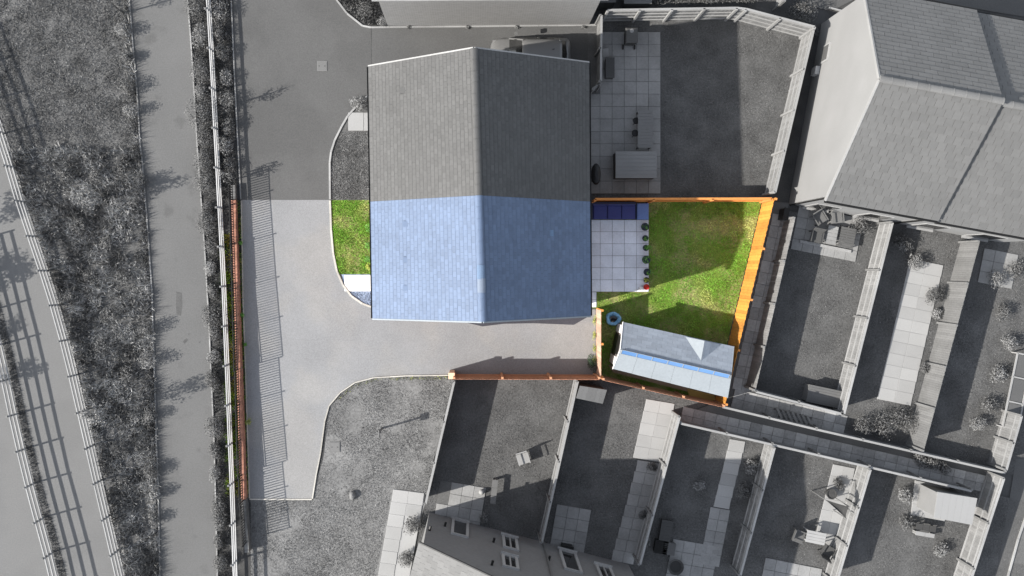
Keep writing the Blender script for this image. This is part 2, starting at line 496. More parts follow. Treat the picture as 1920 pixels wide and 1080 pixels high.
kerb("kerb_path_left", PATH_L, MT['kerb'], w=.06, h=.06)
kerb("kerb_path_right", PATH_R, MT['kerb'], w=.06, h=.06)
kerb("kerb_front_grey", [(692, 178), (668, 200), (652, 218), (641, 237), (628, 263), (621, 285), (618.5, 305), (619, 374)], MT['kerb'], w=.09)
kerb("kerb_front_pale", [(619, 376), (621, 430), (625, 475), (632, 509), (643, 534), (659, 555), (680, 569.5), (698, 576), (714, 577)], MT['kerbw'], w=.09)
kerb("kerb_corner_bed", [(620, -120), (631, 0), (651, 26), (680, 49), (696, 52), (730, 51.5), (900, 50), (1118, 47.5)], MT['kerb'], w=.08)
kerb("kerb_drive_bottom", [(852, 703.5), (760, 704.5), (701, 708), (666, 717), (638, 736), (617, 761), (609, 790), (601, 850), (593, 890), (586, 935)], MT['kerbw'], w=.055, h=.07)
kerb("kerb_drive_end", [(585, 936), (468, 936)], MT['kerbw'], w=.06, h=.05)
kerb("kerb_strip_north", [(434, 0), (439, 120), (446, 260), (452, 374)], MT['kerb'], w=.06, h=.07)
kerb("kerb_strip_south", [(453, 376), (456, 560), (461, 700), (468, 934)], MT['kerbw'], w=.05, h=.07)
kerb("kerb_lane_left", [(x - 2, y) for x, y in FB], MT['kerb'], w=.05, h=.04)
kerb("kerb_side_road", [(1932, 940), (1908, 1010), (1875, 1130)], MT['kerb'], w=.08)
kerb("kerb_parking", [(1554, 15), (1590, 24), (1615, 26)], MT['kerb'], w=.08)


# slabs: each one a child of its paving -----------------------------------------
SLABM = {}


def slab_mesh(w, l, t, mat):
    key = (round(w, 3), round(l, 3), t, mat.name)
    if key not in SLABM:
        m = MB(); c = .008
        m.loft([[(-w / 2, -l / 2, 0), (w / 2, -l / 2, 0), (w / 2, l / 2, 0), (-w / 2, l / 2, 0)],
                [(-w / 2, -l / 2, t - c), (w / 2, -l / 2, t - c), (w / 2, l / 2, t - c), (-w / 2, l / 2, t - c)],
                [(-w / 2 + c, -l / 2 + c, t), (w / 2 - c, -l / 2 + c, t), (w / 2 - c, l / 2 - c, t), (-w / 2 + c, l / 2 - c, t)]])
        me = m.mesh("slab"); me.materials.append(mat); SLABM[key] = me
    return SLABM[key]


def paving(name, corner, ux, uy, nx, ny, sw, sl, mat, jmat, z=.012, t=.035, skip=(), gap=.014, stagger=False, bed=True):
    """corner px; ux direction px (unit vector along rows)"""
    o = P(*corner); u = Vector((ux[0], -ux[1], 0)).normalized(); v = Vector((uy[0], -uy[1], 0)).normalized()
    mb = MB()
    if bed:
        A = o + u * nx * sw; B = A + v * ny * sl; C = o + v * ny * sl
        pts = [o, A, B, C]
        mb.prism([(p.x, p.y) for p in pts], z - .02, z + .012)
    else:
        mb.box(o.x, o.y, -.025, .05, .05, .02)
    root = struct(name, mb, jmat)
    ang = math.atan2(u.y, u.x)
    for j in range(ny):
        for i in range(nx):
            if (i, j) in skip: continue
            off = .5 if (stagger and j % 2) else 0.0
            c = o + u * ((i + .5 + off) * sw) + v * ((j + .5) * sl)
            if stagger and j % 2 and i == nx - 1: continue
            s = bpy.data.objects.new("slab", slab_mesh(sw - gap, sl - gap, t, mat)); COL.objects.link(s)
            s.parent = root
            s.location = (c.x, c.y, z + random.uniform(-.003, .004))
            s.rotation_euler = (random.gauss(0, .003), random.gauss(0, .003), ang + random.gauss(0, .004))
    return root


S = .6
paving("patio_rear", (1102.5, 412), (1, 0), (0, 1), 5, 6, .6053, .6, MT['slab'], MT['jointc'])
paving("patio_step", (1104, 547.5), (1, 0), (0, 1), 1, 2, .38, .38, MT['slab'], MT['jointc'])
skips = {(5, 0), (5, 1)}
paving("patio_upper", (1102, 60), (1, 0), (0, 1), 6, 13, .605, .622, MT['slab_g'], MT['joint'], skip={(0, 0), (0, 1), (0, 2), (0, 3), (0, 4)})
paving("path_front_white", (646, 515.5), (1, 0), (0, 1), 2, 1, .88, .82, MT['slab_white'], MT['jointc'], z=.03)
paving("path_front_grey", (653, 211), (1, 0), (0, 1), 2, 1, .78, .92, MT['slab_grey'], MT['joint'], z=.03)
# path to the terrace at the bottom
paving("path_bottom_white", (738, 917), (1, .13), (-.18, 1), 2, 9, .78, .62, MT['slab_grey'], MT['slab_grey'], gap=.004, skip={(1, j) for j in range(2, 9)})
# alley paving
paving("alley_path_upper", (1449, 400), (1, .18), (-.235, 1), 2, 15, .46, .6, MT['slab_d'], MT['joint'])
paving("alley_path_middle", (1378, 728), (1, .245), (-.245, 1), 10, 2, .58, .5, MT['slab_d'], MT['joint'])
paving("alley_path_lower", (1281, 762), (1, .228), (-.228, 1), 28, 2, .58, .42, MT['slab_d'], MT['joint'])
# terrace patios
paving("patio_terrace_left", (826, 900), (1, .17), (-.17, 1), 4, 4, .58, .58, MT['slab_g'], MT['joint'], skip={(0, 0), (0, 1)})
paving("patio_terrace_second", (1044, 945), (1, .17), (-.17, 1), 3, 4, .58, .58, MT['slab_g'], MT['joint'])
paving("path_terrace_second", (1196, 862), (1, .17), (-.27, 1), 2, 9, .56, .58, MT['slab_g'], MT['joint'])
paving("path_terrace_second_white", (1212, 748), (1, .17), (-.23, 1), 2, 5, .72, .6, MT['slab_grey'], MT['slab_grey'], gap=.004)
paving("patio_terrace_third", (1262, 1010), (1, .17), (-.2, 1), 4, 4, .58, .58, MT['slab_g'], MT['joint'])
paving("path_terrace_third", (1332, 950), (1, .17), (-.2, 1), 2, 5, .5, .58, MT['slab_g'], MT['joint'])
paving("path_terrace_third_white", (1369, 823), (1, .17), (-.25, 1), 1, 6, .78, .58, MT['slab_grey'], MT['slab_grey'], gap=.004)
paving("path_terrace_fourth", (1562, 870), (1, .2), (-.25, 1), 2, 7, .56, .58, MT['slab_grey'], MT['slab_grey'], gap=.005)
paving("patio_terrace_fourth", (1435, 1045), (1, .2), (-.2, 1), 5, 3, .58, .58, MT['slab_g'], MT['joint'])
paving("patio_terrace_fifth", (1715, 900), (1, .2), (-.12, 1), 3, 3, .58, .58, MT['slab_grey'], MT['slab_grey'], gap=.006)
paving("patio_right_first", (1498, 386), (1, .2), (-.2, 1), 6, 4, .55, .55, MT['slab_g'], MT['joint'])
paving("path_right_second", (1706, 485), (1, .2), (-.235, 1), 2, 12, .85, .6, MT['slab_grey'], MT['slab_grey'], gap=.006)
paving("patio_right_third", (1845, 465), (1, .2), (-.2, 1), 3, 3, .58, .58, MT['slab_g'], MT['joint'])

# ------------------------------------------------------------------ grass
HOLE_T = []
grass("meadow_grass", "short patchy grey grass of the bank in the upper left corner", [(-120, -140), (238, -140), (243, 0), (258, 180), (264, 280), (200, 300), (20, 300), (-60, 60)], 900, .03, .10, .03, MT['meadow'], clump=.5, csc=1.6, seed=11, spread=1.6)
grass("rough_grass", "tall tangled dark grass on the bank left of the footpath", [(10, 285), (120, 275), (264, 285), (275, 400), (285, 540), (290, 700), (293, 810), (297, 920), (303, 1200), (262, 1200), (236, 1080), (173, 810), (138, 660), (104, 540), (52, 387)], 620, .16, .42, .035, MT['rough'], clump=1.0, csc=1.1, seed=12, spread=.9)
grass("bank_edge_grass", "ragged tufts overhanging the left edge of the footpath", [(228, -120), (243, 0), (258, 180), (267, 300), (285, 540), (293, 810), (303, 1200), (290, 1200), (272, 540), (250, 300), (236, 100)], 330, .18, .48, .035, MT['rough'], clump=.9, csc=2.0, seed=13, spread=.8)
grass("lane_verge_grass", "thin strip of short grass under the leftmost rail fence", [(x - 5, y) for x, y in FC] + [(x + 10, y) for x, y in FC][::-1], 700, .04, .14, .035, MT['meadow'], clump=.4, seed=14, z=.01)
grass("strip_grass", "grey grass between the shrubs along the rail fence beside the wall", PATH_R + [(452, 1200), (447, 1080), (440, 935), (428, 560), (418, 375), (444, 372), (440, 200), (434, -120)], 420, .06, .26, .035, MT['lawn'], clump=.8, csc=1.6, seed=15)
grass("wall_weeds", "bright green and yellow weeds at the foot of the red brick wall", [(412, 440), (432, 440), (440, 600), (447, 800), (455, 930), (425, 930), (424, 800), (420, 600), (415, 520)], 950, .06, .26, .035, MT['weed'], clump=.8, csc=1.8, seed=16, z=.01)
grass("drive_edge_weeds", "narrow line of green weeds between red wall and driveway", [(446, 376), (453, 376), (458, 600), (468, 930), (463, 930), (455, 700), (450, 500)], 800, .04, .18, .03, MT['weed'], clump=.8, csc=2.0, seed=17, z=.01)
grass("public_grass", "pale worn grass of the open lawn below the driveway", VERGE, 1000, .02, .05, .025, MT['verge'], clump=.8, csc=1.0, seed=18, spread=1.6,
      holes=[[(700, 1100), (735, 915), (805, 925), (790, 965), (765, 1100)]])
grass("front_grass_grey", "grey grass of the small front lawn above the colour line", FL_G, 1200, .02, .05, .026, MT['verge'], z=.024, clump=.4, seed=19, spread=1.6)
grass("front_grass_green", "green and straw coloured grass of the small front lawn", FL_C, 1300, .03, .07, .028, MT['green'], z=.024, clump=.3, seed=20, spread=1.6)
GREENL = [(1218, 379), (1427, 379), (1361, 650), (1337, 750), (1120, 700), (1120, 549), (1218, 549)]
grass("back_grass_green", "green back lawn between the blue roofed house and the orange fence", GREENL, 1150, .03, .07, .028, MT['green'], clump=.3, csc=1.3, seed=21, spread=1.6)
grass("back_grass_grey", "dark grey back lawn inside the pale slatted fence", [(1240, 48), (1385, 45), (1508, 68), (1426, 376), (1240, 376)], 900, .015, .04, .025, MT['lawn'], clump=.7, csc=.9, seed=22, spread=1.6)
grass("terrace_grass_right", "grey lawns behind the white gabled terrace", RGARD[:3] + [(2050, 700), (1861, 878), (1560, 798), (1394, 724)], 520, .015, .04, .028, MT['lawn'], clump=.7, csc=.9, seed=23, spread=1.6)
grass("terrace_grass_bottom", "grey lawns of the narrow gardens along the bottom", GG, 520, .015, .04, .028, MT['lawn'], clump=.7, csc=.9, seed=24, spread=1.6)
grass("kerb_weeds", "yellow green weeds along the curved kerb below the driveway", [(853, 704), (700, 709), (660, 722), (630, 750), (634, 753), (664, 727), (702, 714), (853, 711)], 420, .03, .1, .03, MT['leafy'], clump=.9, csc=3, seed=25)
grass("corner_bed_plants", "dark ground cover in the kerbed corner bed at the top", [(622, -110), (634, 0), (655, 26), (683, 46), (725, 48), (707, 0), (700, -110)], 500, .08, .28, .04, MT['lawn'], clump=.7, csc=1.6, seed=26, z=.03)
mbs = MB()
for _ in range(1500):                                                 # blue slate chippings
    x, y = random.uniform(655, 714), random.uniform(548, 576)
    if not inpoly(np.array([x]), np.array([y]), [(655, 548), (714, 548), (714, 576), (698, 574), (681, 568), (661, 556)])[0]: continue
    p = P(x, y); r = random.uniform(.015, .04)
    a = random.uniform(0, 3.1)
    mbs.obox((p.x, p.y, .02 + random.random() * .02), (r * math.cos(a), r * math.sin(a), random.uniform(-.01, .01)), (-r * .7 * math.sin(a), r * .7 * math.cos(a), random.uniform(-.01, .01)), (0, 0, .012))
o = struct("slate_chippings", mbs, MT['gravel'], kind='stuff'); tag(o, "blue grey slate chippings in the small curved bed beside white path", "gravel")


# ------------------------------------------------------------------ roofs
def slope_tiles(mb, e0, e1, r0, r1, gauge, width, thick=.03, jit=.004, lift=.022):
    """all tiles of one slope joined in mb; e = eaves ends, r = ridge ends"""
    e0, e1, r0, r1 = map(Vector, (e0, e1, r0, r1))
    Ls = ((r0 - e0).length + (r1 - e1).length) / 2
    nr = max(1, round(Ls / gauge))
    for i in range(nr):
        t0, t1 = i / nr, min(1.0, (i + 1.18) / nr)
        a0, a1 = e0.lerp(r0, t0), e1.lerp(r1, t0); b0, b1 = e0.lerp(r0, t1), e1.lerp(r1, t1)
        W = (a1 - a0).length; n = max(1, round(W / width))
        nrm = (a1 - a0).cross(b0 - a0).normalized()
        if nrm.z < 0: nrm = -nrm
        off = .5 if i % 2 else 0.0
        cuts = [0.0] + [(k + off) / n for k in range(0, n + 1) if 0 < (k + off) / n < 1] + [1.0]
        for c0, c1 in zip(cuts[:-1], cuts[1:]):
            g2 = .003 / W
            h = lift + random.uniform(0, jit)
            p00 = a0.lerp(a1, c0 + g2) + nrm * h; p10 = a0.lerp(a1, c1 - g2) + nrm * (h + random.uniform(-.002, .002))
            p01 = b0.lerp(b1, c0 + g2) + nrm * .004; p11 = b0.lerp(b1, c1 - g2) + nrm * .004
            T = nrm * thick
            if gauge < .22 and thick > .01:
                lu = (p01 - p00) * .10; lt = nrm * .010
                q = [p00 + T, p10 + T, p10 + T + lu, p00 + T + lu]; q2 = [q[0] + lt, q[1] + lt, q[2] + lt * .2, q[3] + lt * .2]
                if (q[1] - q[0]).cross(q[3] - q[0]).dot(nrm) > 0: mb.loft([q, q2])
                else: mb.loft([q[::-1], q2[::-1]])
            mb.add([p00, p10, p11, p01, p00 + T, p10 + T, p11 + T, p01 + T],
                   [(4, 5, 6, 7), (0, 1, 5, 4), (1, 2, 6, 5), (3, 0, 4, 7)] if (p10 - p00).cross(p01 - p00).dot(nrm) > 0 else
                   [(7, 6, 5, 4), (4, 5, 1, 0), (5, 6, 2, 1), (7, 4, 0, 3)])


def slope_tile_objects(t, root, e0, e1, r0, r1, gauge, width, mat, limit=300, name="tile"):
    e0, e1, r0, r1 = map(Vector, (e0, e1, r0, r1))
    Ls = (r0 - e0).length; nr = round(Ls / gauge); W = (e1 - e0).length; n = round(W / width)
    u = (e1 - e0).normalized(); v = (r0 - e0); v = (v - u * v.dot(u)).normalized(); nr_ = u.cross(v)
    if nr_.z < 0: nr_ = -nr_
    gw, gl = W / n, Ls / nr

    def tm(w):
        m = MB(); l = gl * 1.15
        m.loft([[(-w / 2, 0, .0), (w / 2, 0, .0), (w / 2, l, 0), (-w / 2, l, 0)], [(-w / 2 + .003, .004, .016), (w / 2 - .003, .004, .016), (w / 2 - .003, l, .016), (-w / 2 + .003, l, .016)]])
        me = m.mesh(name); me.materials.append(mat); return me
    full, half = tm(gw - .010), tm(gw / 2 - .010)
    tilt = math.atan2(.03, gl)
    cnt = 0
    for i in range(nr):
        base = e0.lerp(r0, i / nr)
        cells = [((k + .5) * gw, full) for k in range(n)] if i % 2 == 0 else [(gw * .25, half)] + [((k + 1) * gw, full) for k in range(n - 1)] + [(W - gw * .25, half)]
        for x, me in cells:
            p = base + u * x + nr_ * (.036 + random.uniform(0, .004))
            B = Matrix((u, v, nr_)).transposed().to_4x4()
            mw = Matrix.Translation(p) @ B @ Matrix.Rotation(-tilt, 4, 'X') @ Matrix.Rotation(random.gauss(0, .004), 4, 'Z')
            t.inst(name, me, mw, root); cnt += 1
    return cnt


def ridge_mesh(l, r, mat, name="ridge_tile"):
    m = MB(); n = 8
    ring = lambda y, rr: [(rr * math.cos(math.pi * (k / n)), y, rr * .62 * math.sin(math.pi * k / n)) for k in range(n + 1)]
    m.loft([ring(0, r), ring(l * .92, r), ring(l * .93, r * 1.08), ring(l, r * 1.08)])
    me = m.mesh(name); me.materials.append(mat); return me


def ridge_row(t, root, a, b, mats, step=.45, r=.15, special={}):
    a, b = Vector(a), Vector(b); d = b - a; n = max(1, round(d.length / step)); L = d.length / n
    u = d.normalized(); x = u.cross(Vector((0, 0, 1))).normalized(); z = x.cross(u)
    cache = {}
    for i in range(n):
        m = special.get(i, mats)
        if m.name not in cache: cache[m.name] = ridge_mesh(L - .006, r, m)
        B = Matrix((x, u, z)).transposed().to_4x4()
        t.inst("ridge_tile", cache[m.name], Matrix.Translation(a + u * L * i + Vector((0, 0, .01))) @ B, root)


def quad_deck(mb, e0, e1, r1, r0, th=.1):
    e0, e1, r0, r1 = map(Vector, (e0, e1, r0, r1))
    n = (e1 - e0).cross(r0 - e0).normalized()
    if n.z < 0: n = -n
    top = [e0, e1, r1, r0]; bot = [p - n * th for p in top]
    mb.loft([bot, top] if (e1 - e0).cross(r0 - e0).z > 0 else [bot[::-1], top[::-1]])


# the pair of semi-detached houses in the middle
EZ, RZ = 5.0, 8.55
eL_n, eL_s = P(692, 125, EZ), P(700, 597, EZ)
eR_n, eR_s = P(1103, 118, EZ), P(1106, 592, EZ)
rg_n, rg_s = P(889, 91, RZ), P(905, 603, RZ)
# split at the party wall
def at_y(a, b, Y):
    return a.lerp(b, (Y - a.y) / (b.y - a.y))
YP = 2.90
eL_m, eR_m, rg_m = at_y(eL_n, eL_s, YP), at_y(eR_n, eR_s, YP), at_y(rg_n, rg_s, YP)


def semi(name, label, eLa, eLb, eRa, eRb, ra, rb, tile, ridge_special, verge_end, wallmat, trim):
    """a = north end, b = south end"""
    base = (eLa + eRb) / 2
    t = Thing(name, label, "house", (base.x, base.y, 0))
    ins = .22
    mb = MB()
    a, b_, c, d = eLa + Vector((ins + .02, 0, 0)), eLb + Vector((ins + .02, 0, 0)), eRb - Vector((ins, 0, 0)), eRa - Vector((ins, 0, 0))
    n_in = Vector((0, -.15 if verge_end == 'n' else -.004, 0)); s_in = Vector((0, .15 if verge_end == 's' else .004, 0))
    a, d = a + n_in, d + n_in; b_, c = b_ + s_in, c + s_in
    mb.prism([(p.x, p.y) for p in (a, b_, c, d)], 0, EZ - .12)
    # gables, up to the underside of the roof
    for q, w in ((a, d), (b_, c)):
        th = Vector((0, -.2 if q is a else .2, 0))
        top = ra if q is a else rb
        sl_ = (RZ - EZ) / 4.85
        v1 = [Vector((q.x, q.y, EZ - .12)), Vector((w.x, w.y, EZ - .12)), Vector((w.x, w.y, EZ + ins * sl_ - .14)), Vector((top.x, q.y, RZ - .14)), Vector((q.x, q.y, EZ + ins * sl_ - .14))]
        v2 = [p + th for p in v1]
        mb.loft([v1, v2])
    for q, w, sg in ((a, b_, 1), (d, c, -1)):
        mb.obox(Vector((q.x, q.y, EZ - .12)), Vector((w.x - q.x, w.y - q.y, 0)), (sg * .15, 0, 0), (0, 0, .12 + ins * (RZ - EZ) / 4.85 - .14))
    wall = t.part("wall", mb, wallmat)
    for i, (fx, fy) in enumerate(((.25, 0), (.75, 0))):
        p = a.lerp(b_, fx); m2 = MB(); m2.box(p.x - .01, p.y, 3.0, .06, 1.1, 1.15)
        w1 = t.part("window", m2, MT['white'], wall)
        m2 = MB(); m2.box(p.x - .03, p.y, 3.08, .06, .95, 1.0); t.part("pane", m2, MT['dglass'], wall)
        p = d.lerp(c, fx); m2 = MB(); m2.box(p.x + .01, p.y, 2.9, .06, 1.1, 1.15); t.part("window", m2, MT['white'], wall)
        m2 = MB(); m2.box(p.x + .03, p.y, 2.98, .06, .95, 1.0); t.part("pane", m2, MT['dglass'], wall)
        m2 = MB(); m2.box(p.x + .01, p.y, .1, .06, 1.5, 2.0); t.part("patio_door" if i else "window", m2, MT['white'], wall)
        m2 = MB(); m2.box(p.x + .03, p.y, .2, .06, 1.3, 1.8); t.part("pane", m2, MT['dglass'], wall)
    mb = MB(); quad_deck(mb, eLa, eLb, rb, ra); quad_deck(mb, eRa, eRb, rb, ra)
    roof = t.part("roof", mb, MT['deck'])
    mb = MB(); slope_tiles(mb, eLb, eLa, rb, ra, .205, .26)
    t.part("front_slope_slates", mb, tile, roof, kind='stuff')
    mb = MB(); slope_tiles(mb, eRb, eRa, rb, ra, .205, .26)
    t.part("rear_slope_slates", mb, tile, roof, kind='stuff')
    ridge_row(t, roof, rb + Vector((0, 0, .03)), ra + Vector((0, 0, .03)), tile, special=ridge_special)
    for e0, e1, s in ((eLa, eLb, -1), (eRa, eRb, 1)):
        mb = MB(); o = Vector((s * .055, 0, -.05))
        mb.obox(e0 + o - Vector((.05, 0, .06)), e1 - e0, (.1, 0, 0), (0, 0, .02))
        mb.obox(e0 + o - Vector((.05, 0, .06)), e1 - e0, (.015, 0, 0), (0, 0, .1))
        mb.obox(e0 + o + Vector((.035, 0, -.06)), e1 - e0, (.015, 0, 0), (0, 0, .1))
        t.part("gutter", mb, MT['black'])
        mb = MB(); q = e0.lerp(e1, .03 if verge_end == 'n' else .97)
        mb.tube([q + Vector((s * .05, 0, -.1)), q + Vector((-s * .12, 0, -.5)), (q.x - s * .14, q.y, .05)], .035, 6)
        t.part("downpipe", mb, MT['black'])
    for ee in ((eLa, eRa, ra) if verge_end == 'n' else (eLb, eRb, rb),):
        for e in ee[:2]:
            mb = MB(); s = Vector((0, .03 if verge_end == 'n' else -.03, 0))
            mb.bar(e + s + Vector((0, 0, -.02)), ee[2] + s + Vector((0, 0, -.02)), .06, .16)
            t.part("verge_trim", mb, trim, roof)
    return t, roof, wall


hs_, roof_s, wall_s = semi("semi_detached_house", "house with pale blue and deep blue slate roof beside the coloured driveway",
              eL_m, eL_s, eR_m, eR_s, rg_m, rg_s, MT['roofb'], {}, 's', MT['brickwall'], MT['felt'])
hn_, roof_n, wall_n = semi("semi_detached_house", "house with grey slate roof joined to the blue roofed house",
              eL_n, eL_m, eR_n, eR_m, rg_n, rg_m, MT['roofg'], {}, 'n', M("grey_house_brick", .15, var=.1, fine=.15), MT['kerb'])


def slope_point(px, py):
    """roof point of the middle pair seen at this photo pixel"""
    lo, hi = EZ, RZ
    for _ in range(40):
        z = (lo + hi) / 2; p = P(px, py, z)
        f = (p.y - eL_s.y) / (eL_n.y - eL_s.y)
        xl, xr, xm = eL_s.lerp(eL_n, f).x, eR_s.lerp(eR_n, f).x, rg_s.lerp(rg_n, f).x
        zz = EZ + (RZ - EZ) * ((p.x - xl) / (xm - xl) if p.x < xm else (xr - p.x) / (xr - xm))
        if z < zz: lo = z
        else: hi = z
    return P(px, py, (lo + hi) / 2), (1 if p.x > xm else -1)


def roof_vent(t, roof, px, py, mat, w=.34, d=.26):
    p, s = slope_point(px, py)
    sl = math.atan2(RZ - EZ, 4.85)
    up = Vector((-s * math.cos(sl), 0, math.sin(sl))); nn = Vector((s * math.sin(sl), 0, math.cos(sl))); al = Vector((0, 1, 0))
    mb = MB(); b = p + nn * .03 - al * w / 2 - up * d / 2
    vs = [b, b + al * w, b + al * w + up * d, b + up * d, b + nn * .10, b + al * w + nn * .10, b + al * w + up * d + nn * .02, b + up * d + nn * .02]
    mb.loft([vs[:4], vs[4:]])
    v = t.part("roof_vent", mb, mat, roof)
    mb = MB(); mb.obox(b + nn * .02 - up * .012 + al * .03, al * (w - .06), up * .01, nn * .06); t.part("vent_grille", mb, MT['black'], roof)


roof_vent(hn_, roof_n, 757, 170, MT['roofg'], .28, .24)
for yy in (420, 487, 540): roof_vent(hs_, roof_s, 762, yy, MT['roofb'], .24, .2)
for (px, py, w, d, mt, lab) in ((1033, 437, .26, .2, M("pale_blue_slate", (.11, .17, .26)), "pale blue replaced slate"),):
    p, s = slope_point(px, py)
    sl = math.atan2(RZ - EZ, 4.85); up = Vector((-s * math.cos(sl), 0, math.sin(sl))); nn = Vector((s * math.sin(sl), 0, math.cos(sl)))
    mb = MB(); mb.obox(p + nn * .045 - Vector((0, w / 2, 0)) - up * d / 2, (0, w, 0), up * d, nn * .012); hs_.part("slate", mb, mt, roof_s, label=lab)
for (py, mt, lab) in ((531, MT['white'], "pale ridge piece"), (506, MT['tub'], "bluish ridge piece")):
    f = P(897, py, RZ)
    mb = MB(); c = Vector((rg_s.lerp(rg_n, (f.y - rg_s.y) / (rg_n.y - rg_s.y)).x, f.y, RZ + .03))
    n = 8; ring = lambda y: [(c.x + .165 * math.cos(math.pi * k / n), y, c.z + .02 + .115 * math.sin(math.pi * k / n)) for k in range(n + 1)]
    mb.loft([ring(c.y - .38), ring(c.y + .2)]); hs_.part("ridge_tile", mb, M(lab.replace(' ', '_'), (.15, .18, .23) if 'pale ridge' in lab else (.11, .16, .24), var=.05), roof_s, label=lab)

# front door canopies (just poke out left of the eaves)
for t, py in ((hs_, 530), (hn_, 228)):
    p = P(700, py); mb = MB(); mb.box(p.x + .35, p.y, 0.03, .5, 1.0, .12); t.part("doorstep", mb, MT['slab_grey'])

# north neighbour at the top edge: a brick house whose front wall rises out of the picture
def brick_material(name, c1, c2, cm):
    m = M(name, c1, var=.05, fine=.04)
    nt = m.node_tree; N, L = nt.nodes, nt.links
    geo = N.new("ShaderNodeNewGeometry"); sp = N.new("ShaderNodeSeparateXYZ"); cb = N.new("ShaderNodeCombineXYZ")
    L.new(geo.outputs["Position"], sp.inputs[0]); L.new(sp.outputs[0], cb.inputs[0]); L.new(sp.outputs[2], cb.inputs[1])
    bt = N.new("ShaderNodeTexBrick"); bt.inputs["Scale"].default_value = 1.0; bt.inputs["Brick Width"].default_value = .225; bt.inputs["Row Height"].default_value = .075
    bt.inputs["Mortar Size"].default_value = .010
    bt.inputs["Color1"].default_value = (*c1, 1); bt.inputs["Color2"].default_value = (*c2, 1); bt.inputs["Mortar"].default_value = (*cm, 1)
    L.new(cb.outputs[0], bt.inputs[0])
    L.new(bt.outputs[0], N["Principled BSDF"].inputs["Base Color"])
    return m
t = Thing("house", "grey brick house wall at the top edge above the parked car", "house", P(915, 20))
w0, w1 = P(727, 49), P(1104, 47)
zt = 5.4
mb = MB(); mb.prism([(w0.x, w0.y), (w1.x, w1.y), (w1.x, w1.y + 9), (w0.x, w0.y + 9)], 0, zt); wl = t.part("wall", mb, brick_material("pale_grey_brick", (.27, .268, .264), (.21, .208, .205), (.33, .328, .323)))
e0, e1 = Vector((w0.x - .2, w0.y - .2, zt)), Vector((w1.x + .2, w1.y - .2, zt))
r0, r1 = e0 + Vector((0, 4.7, 3.2)), e1 + Vector((0, 4.7, 3.2)); f0, f1 = e0 + Vector((0, 9.4, 0)), e1 + Vector((0, 9.4, 0))
mb = MB(); quad_deck(mb, e0, e1, r1, r0); quad_deck(mb, f0, f1, r1, r0)
v1 = [Vector((w0.x, w0.y, zt - .1)), Vector((w0.x, w0.y + 9, zt - .1)), Vector((w0.x, w0.y + 4.5, zt + 2.9))]; v2 = [p + Vector((w1.x - w0.x, 0, 0)) for p in v1]
rf = t.part("roof", mb, MT['deck'])
mb = MB(); mb.add(v1 + v2, [(0, 1, 2), (5, 4, 3), (0, 3, 4, 1), (1, 4, 5, 2), (2, 5, 3, 0)]); t.part("gable", mb, MT['brickg'])
mb = MB(); slope_tiles(mb, e0, e1, r0, r1, .3, .3); t.part("south_slope_tiles", mb, MT['roofn'], rf, kind='stuff')
mb = MB(); slope_tiles(mb, f0, f1, r0, r1, .3, .3); t.part("north_slope_tiles", mb, MT['roofn'], rf, kind='stuff')
mb = MB(); mb.obox(e0 + Vector((0, -.1, -.1)), e1 - e0, (0, .1, 0), (0, 0, .1)); t.part("gutter", mb, MT['kerb'])
for i, x in enumerate((766, 877, 968, 1093)):
    p = P(x, 51); bush_spots = globals().setdefault('WALL_WEEDS', []); bush_spots.append((x, 51.5))

# right-hand white gabled terrace: two houses
ru = (P(1880, 190, RZ) - P(1649, 148, RZ)); ru.z = 0
LW = ru.length; ru.normalize(); rv = Vector((-ru.y, ru.x, 0))         # rv points to the back (up the picture)
RW = P(1649, 148, RZ)
HD = 4.75


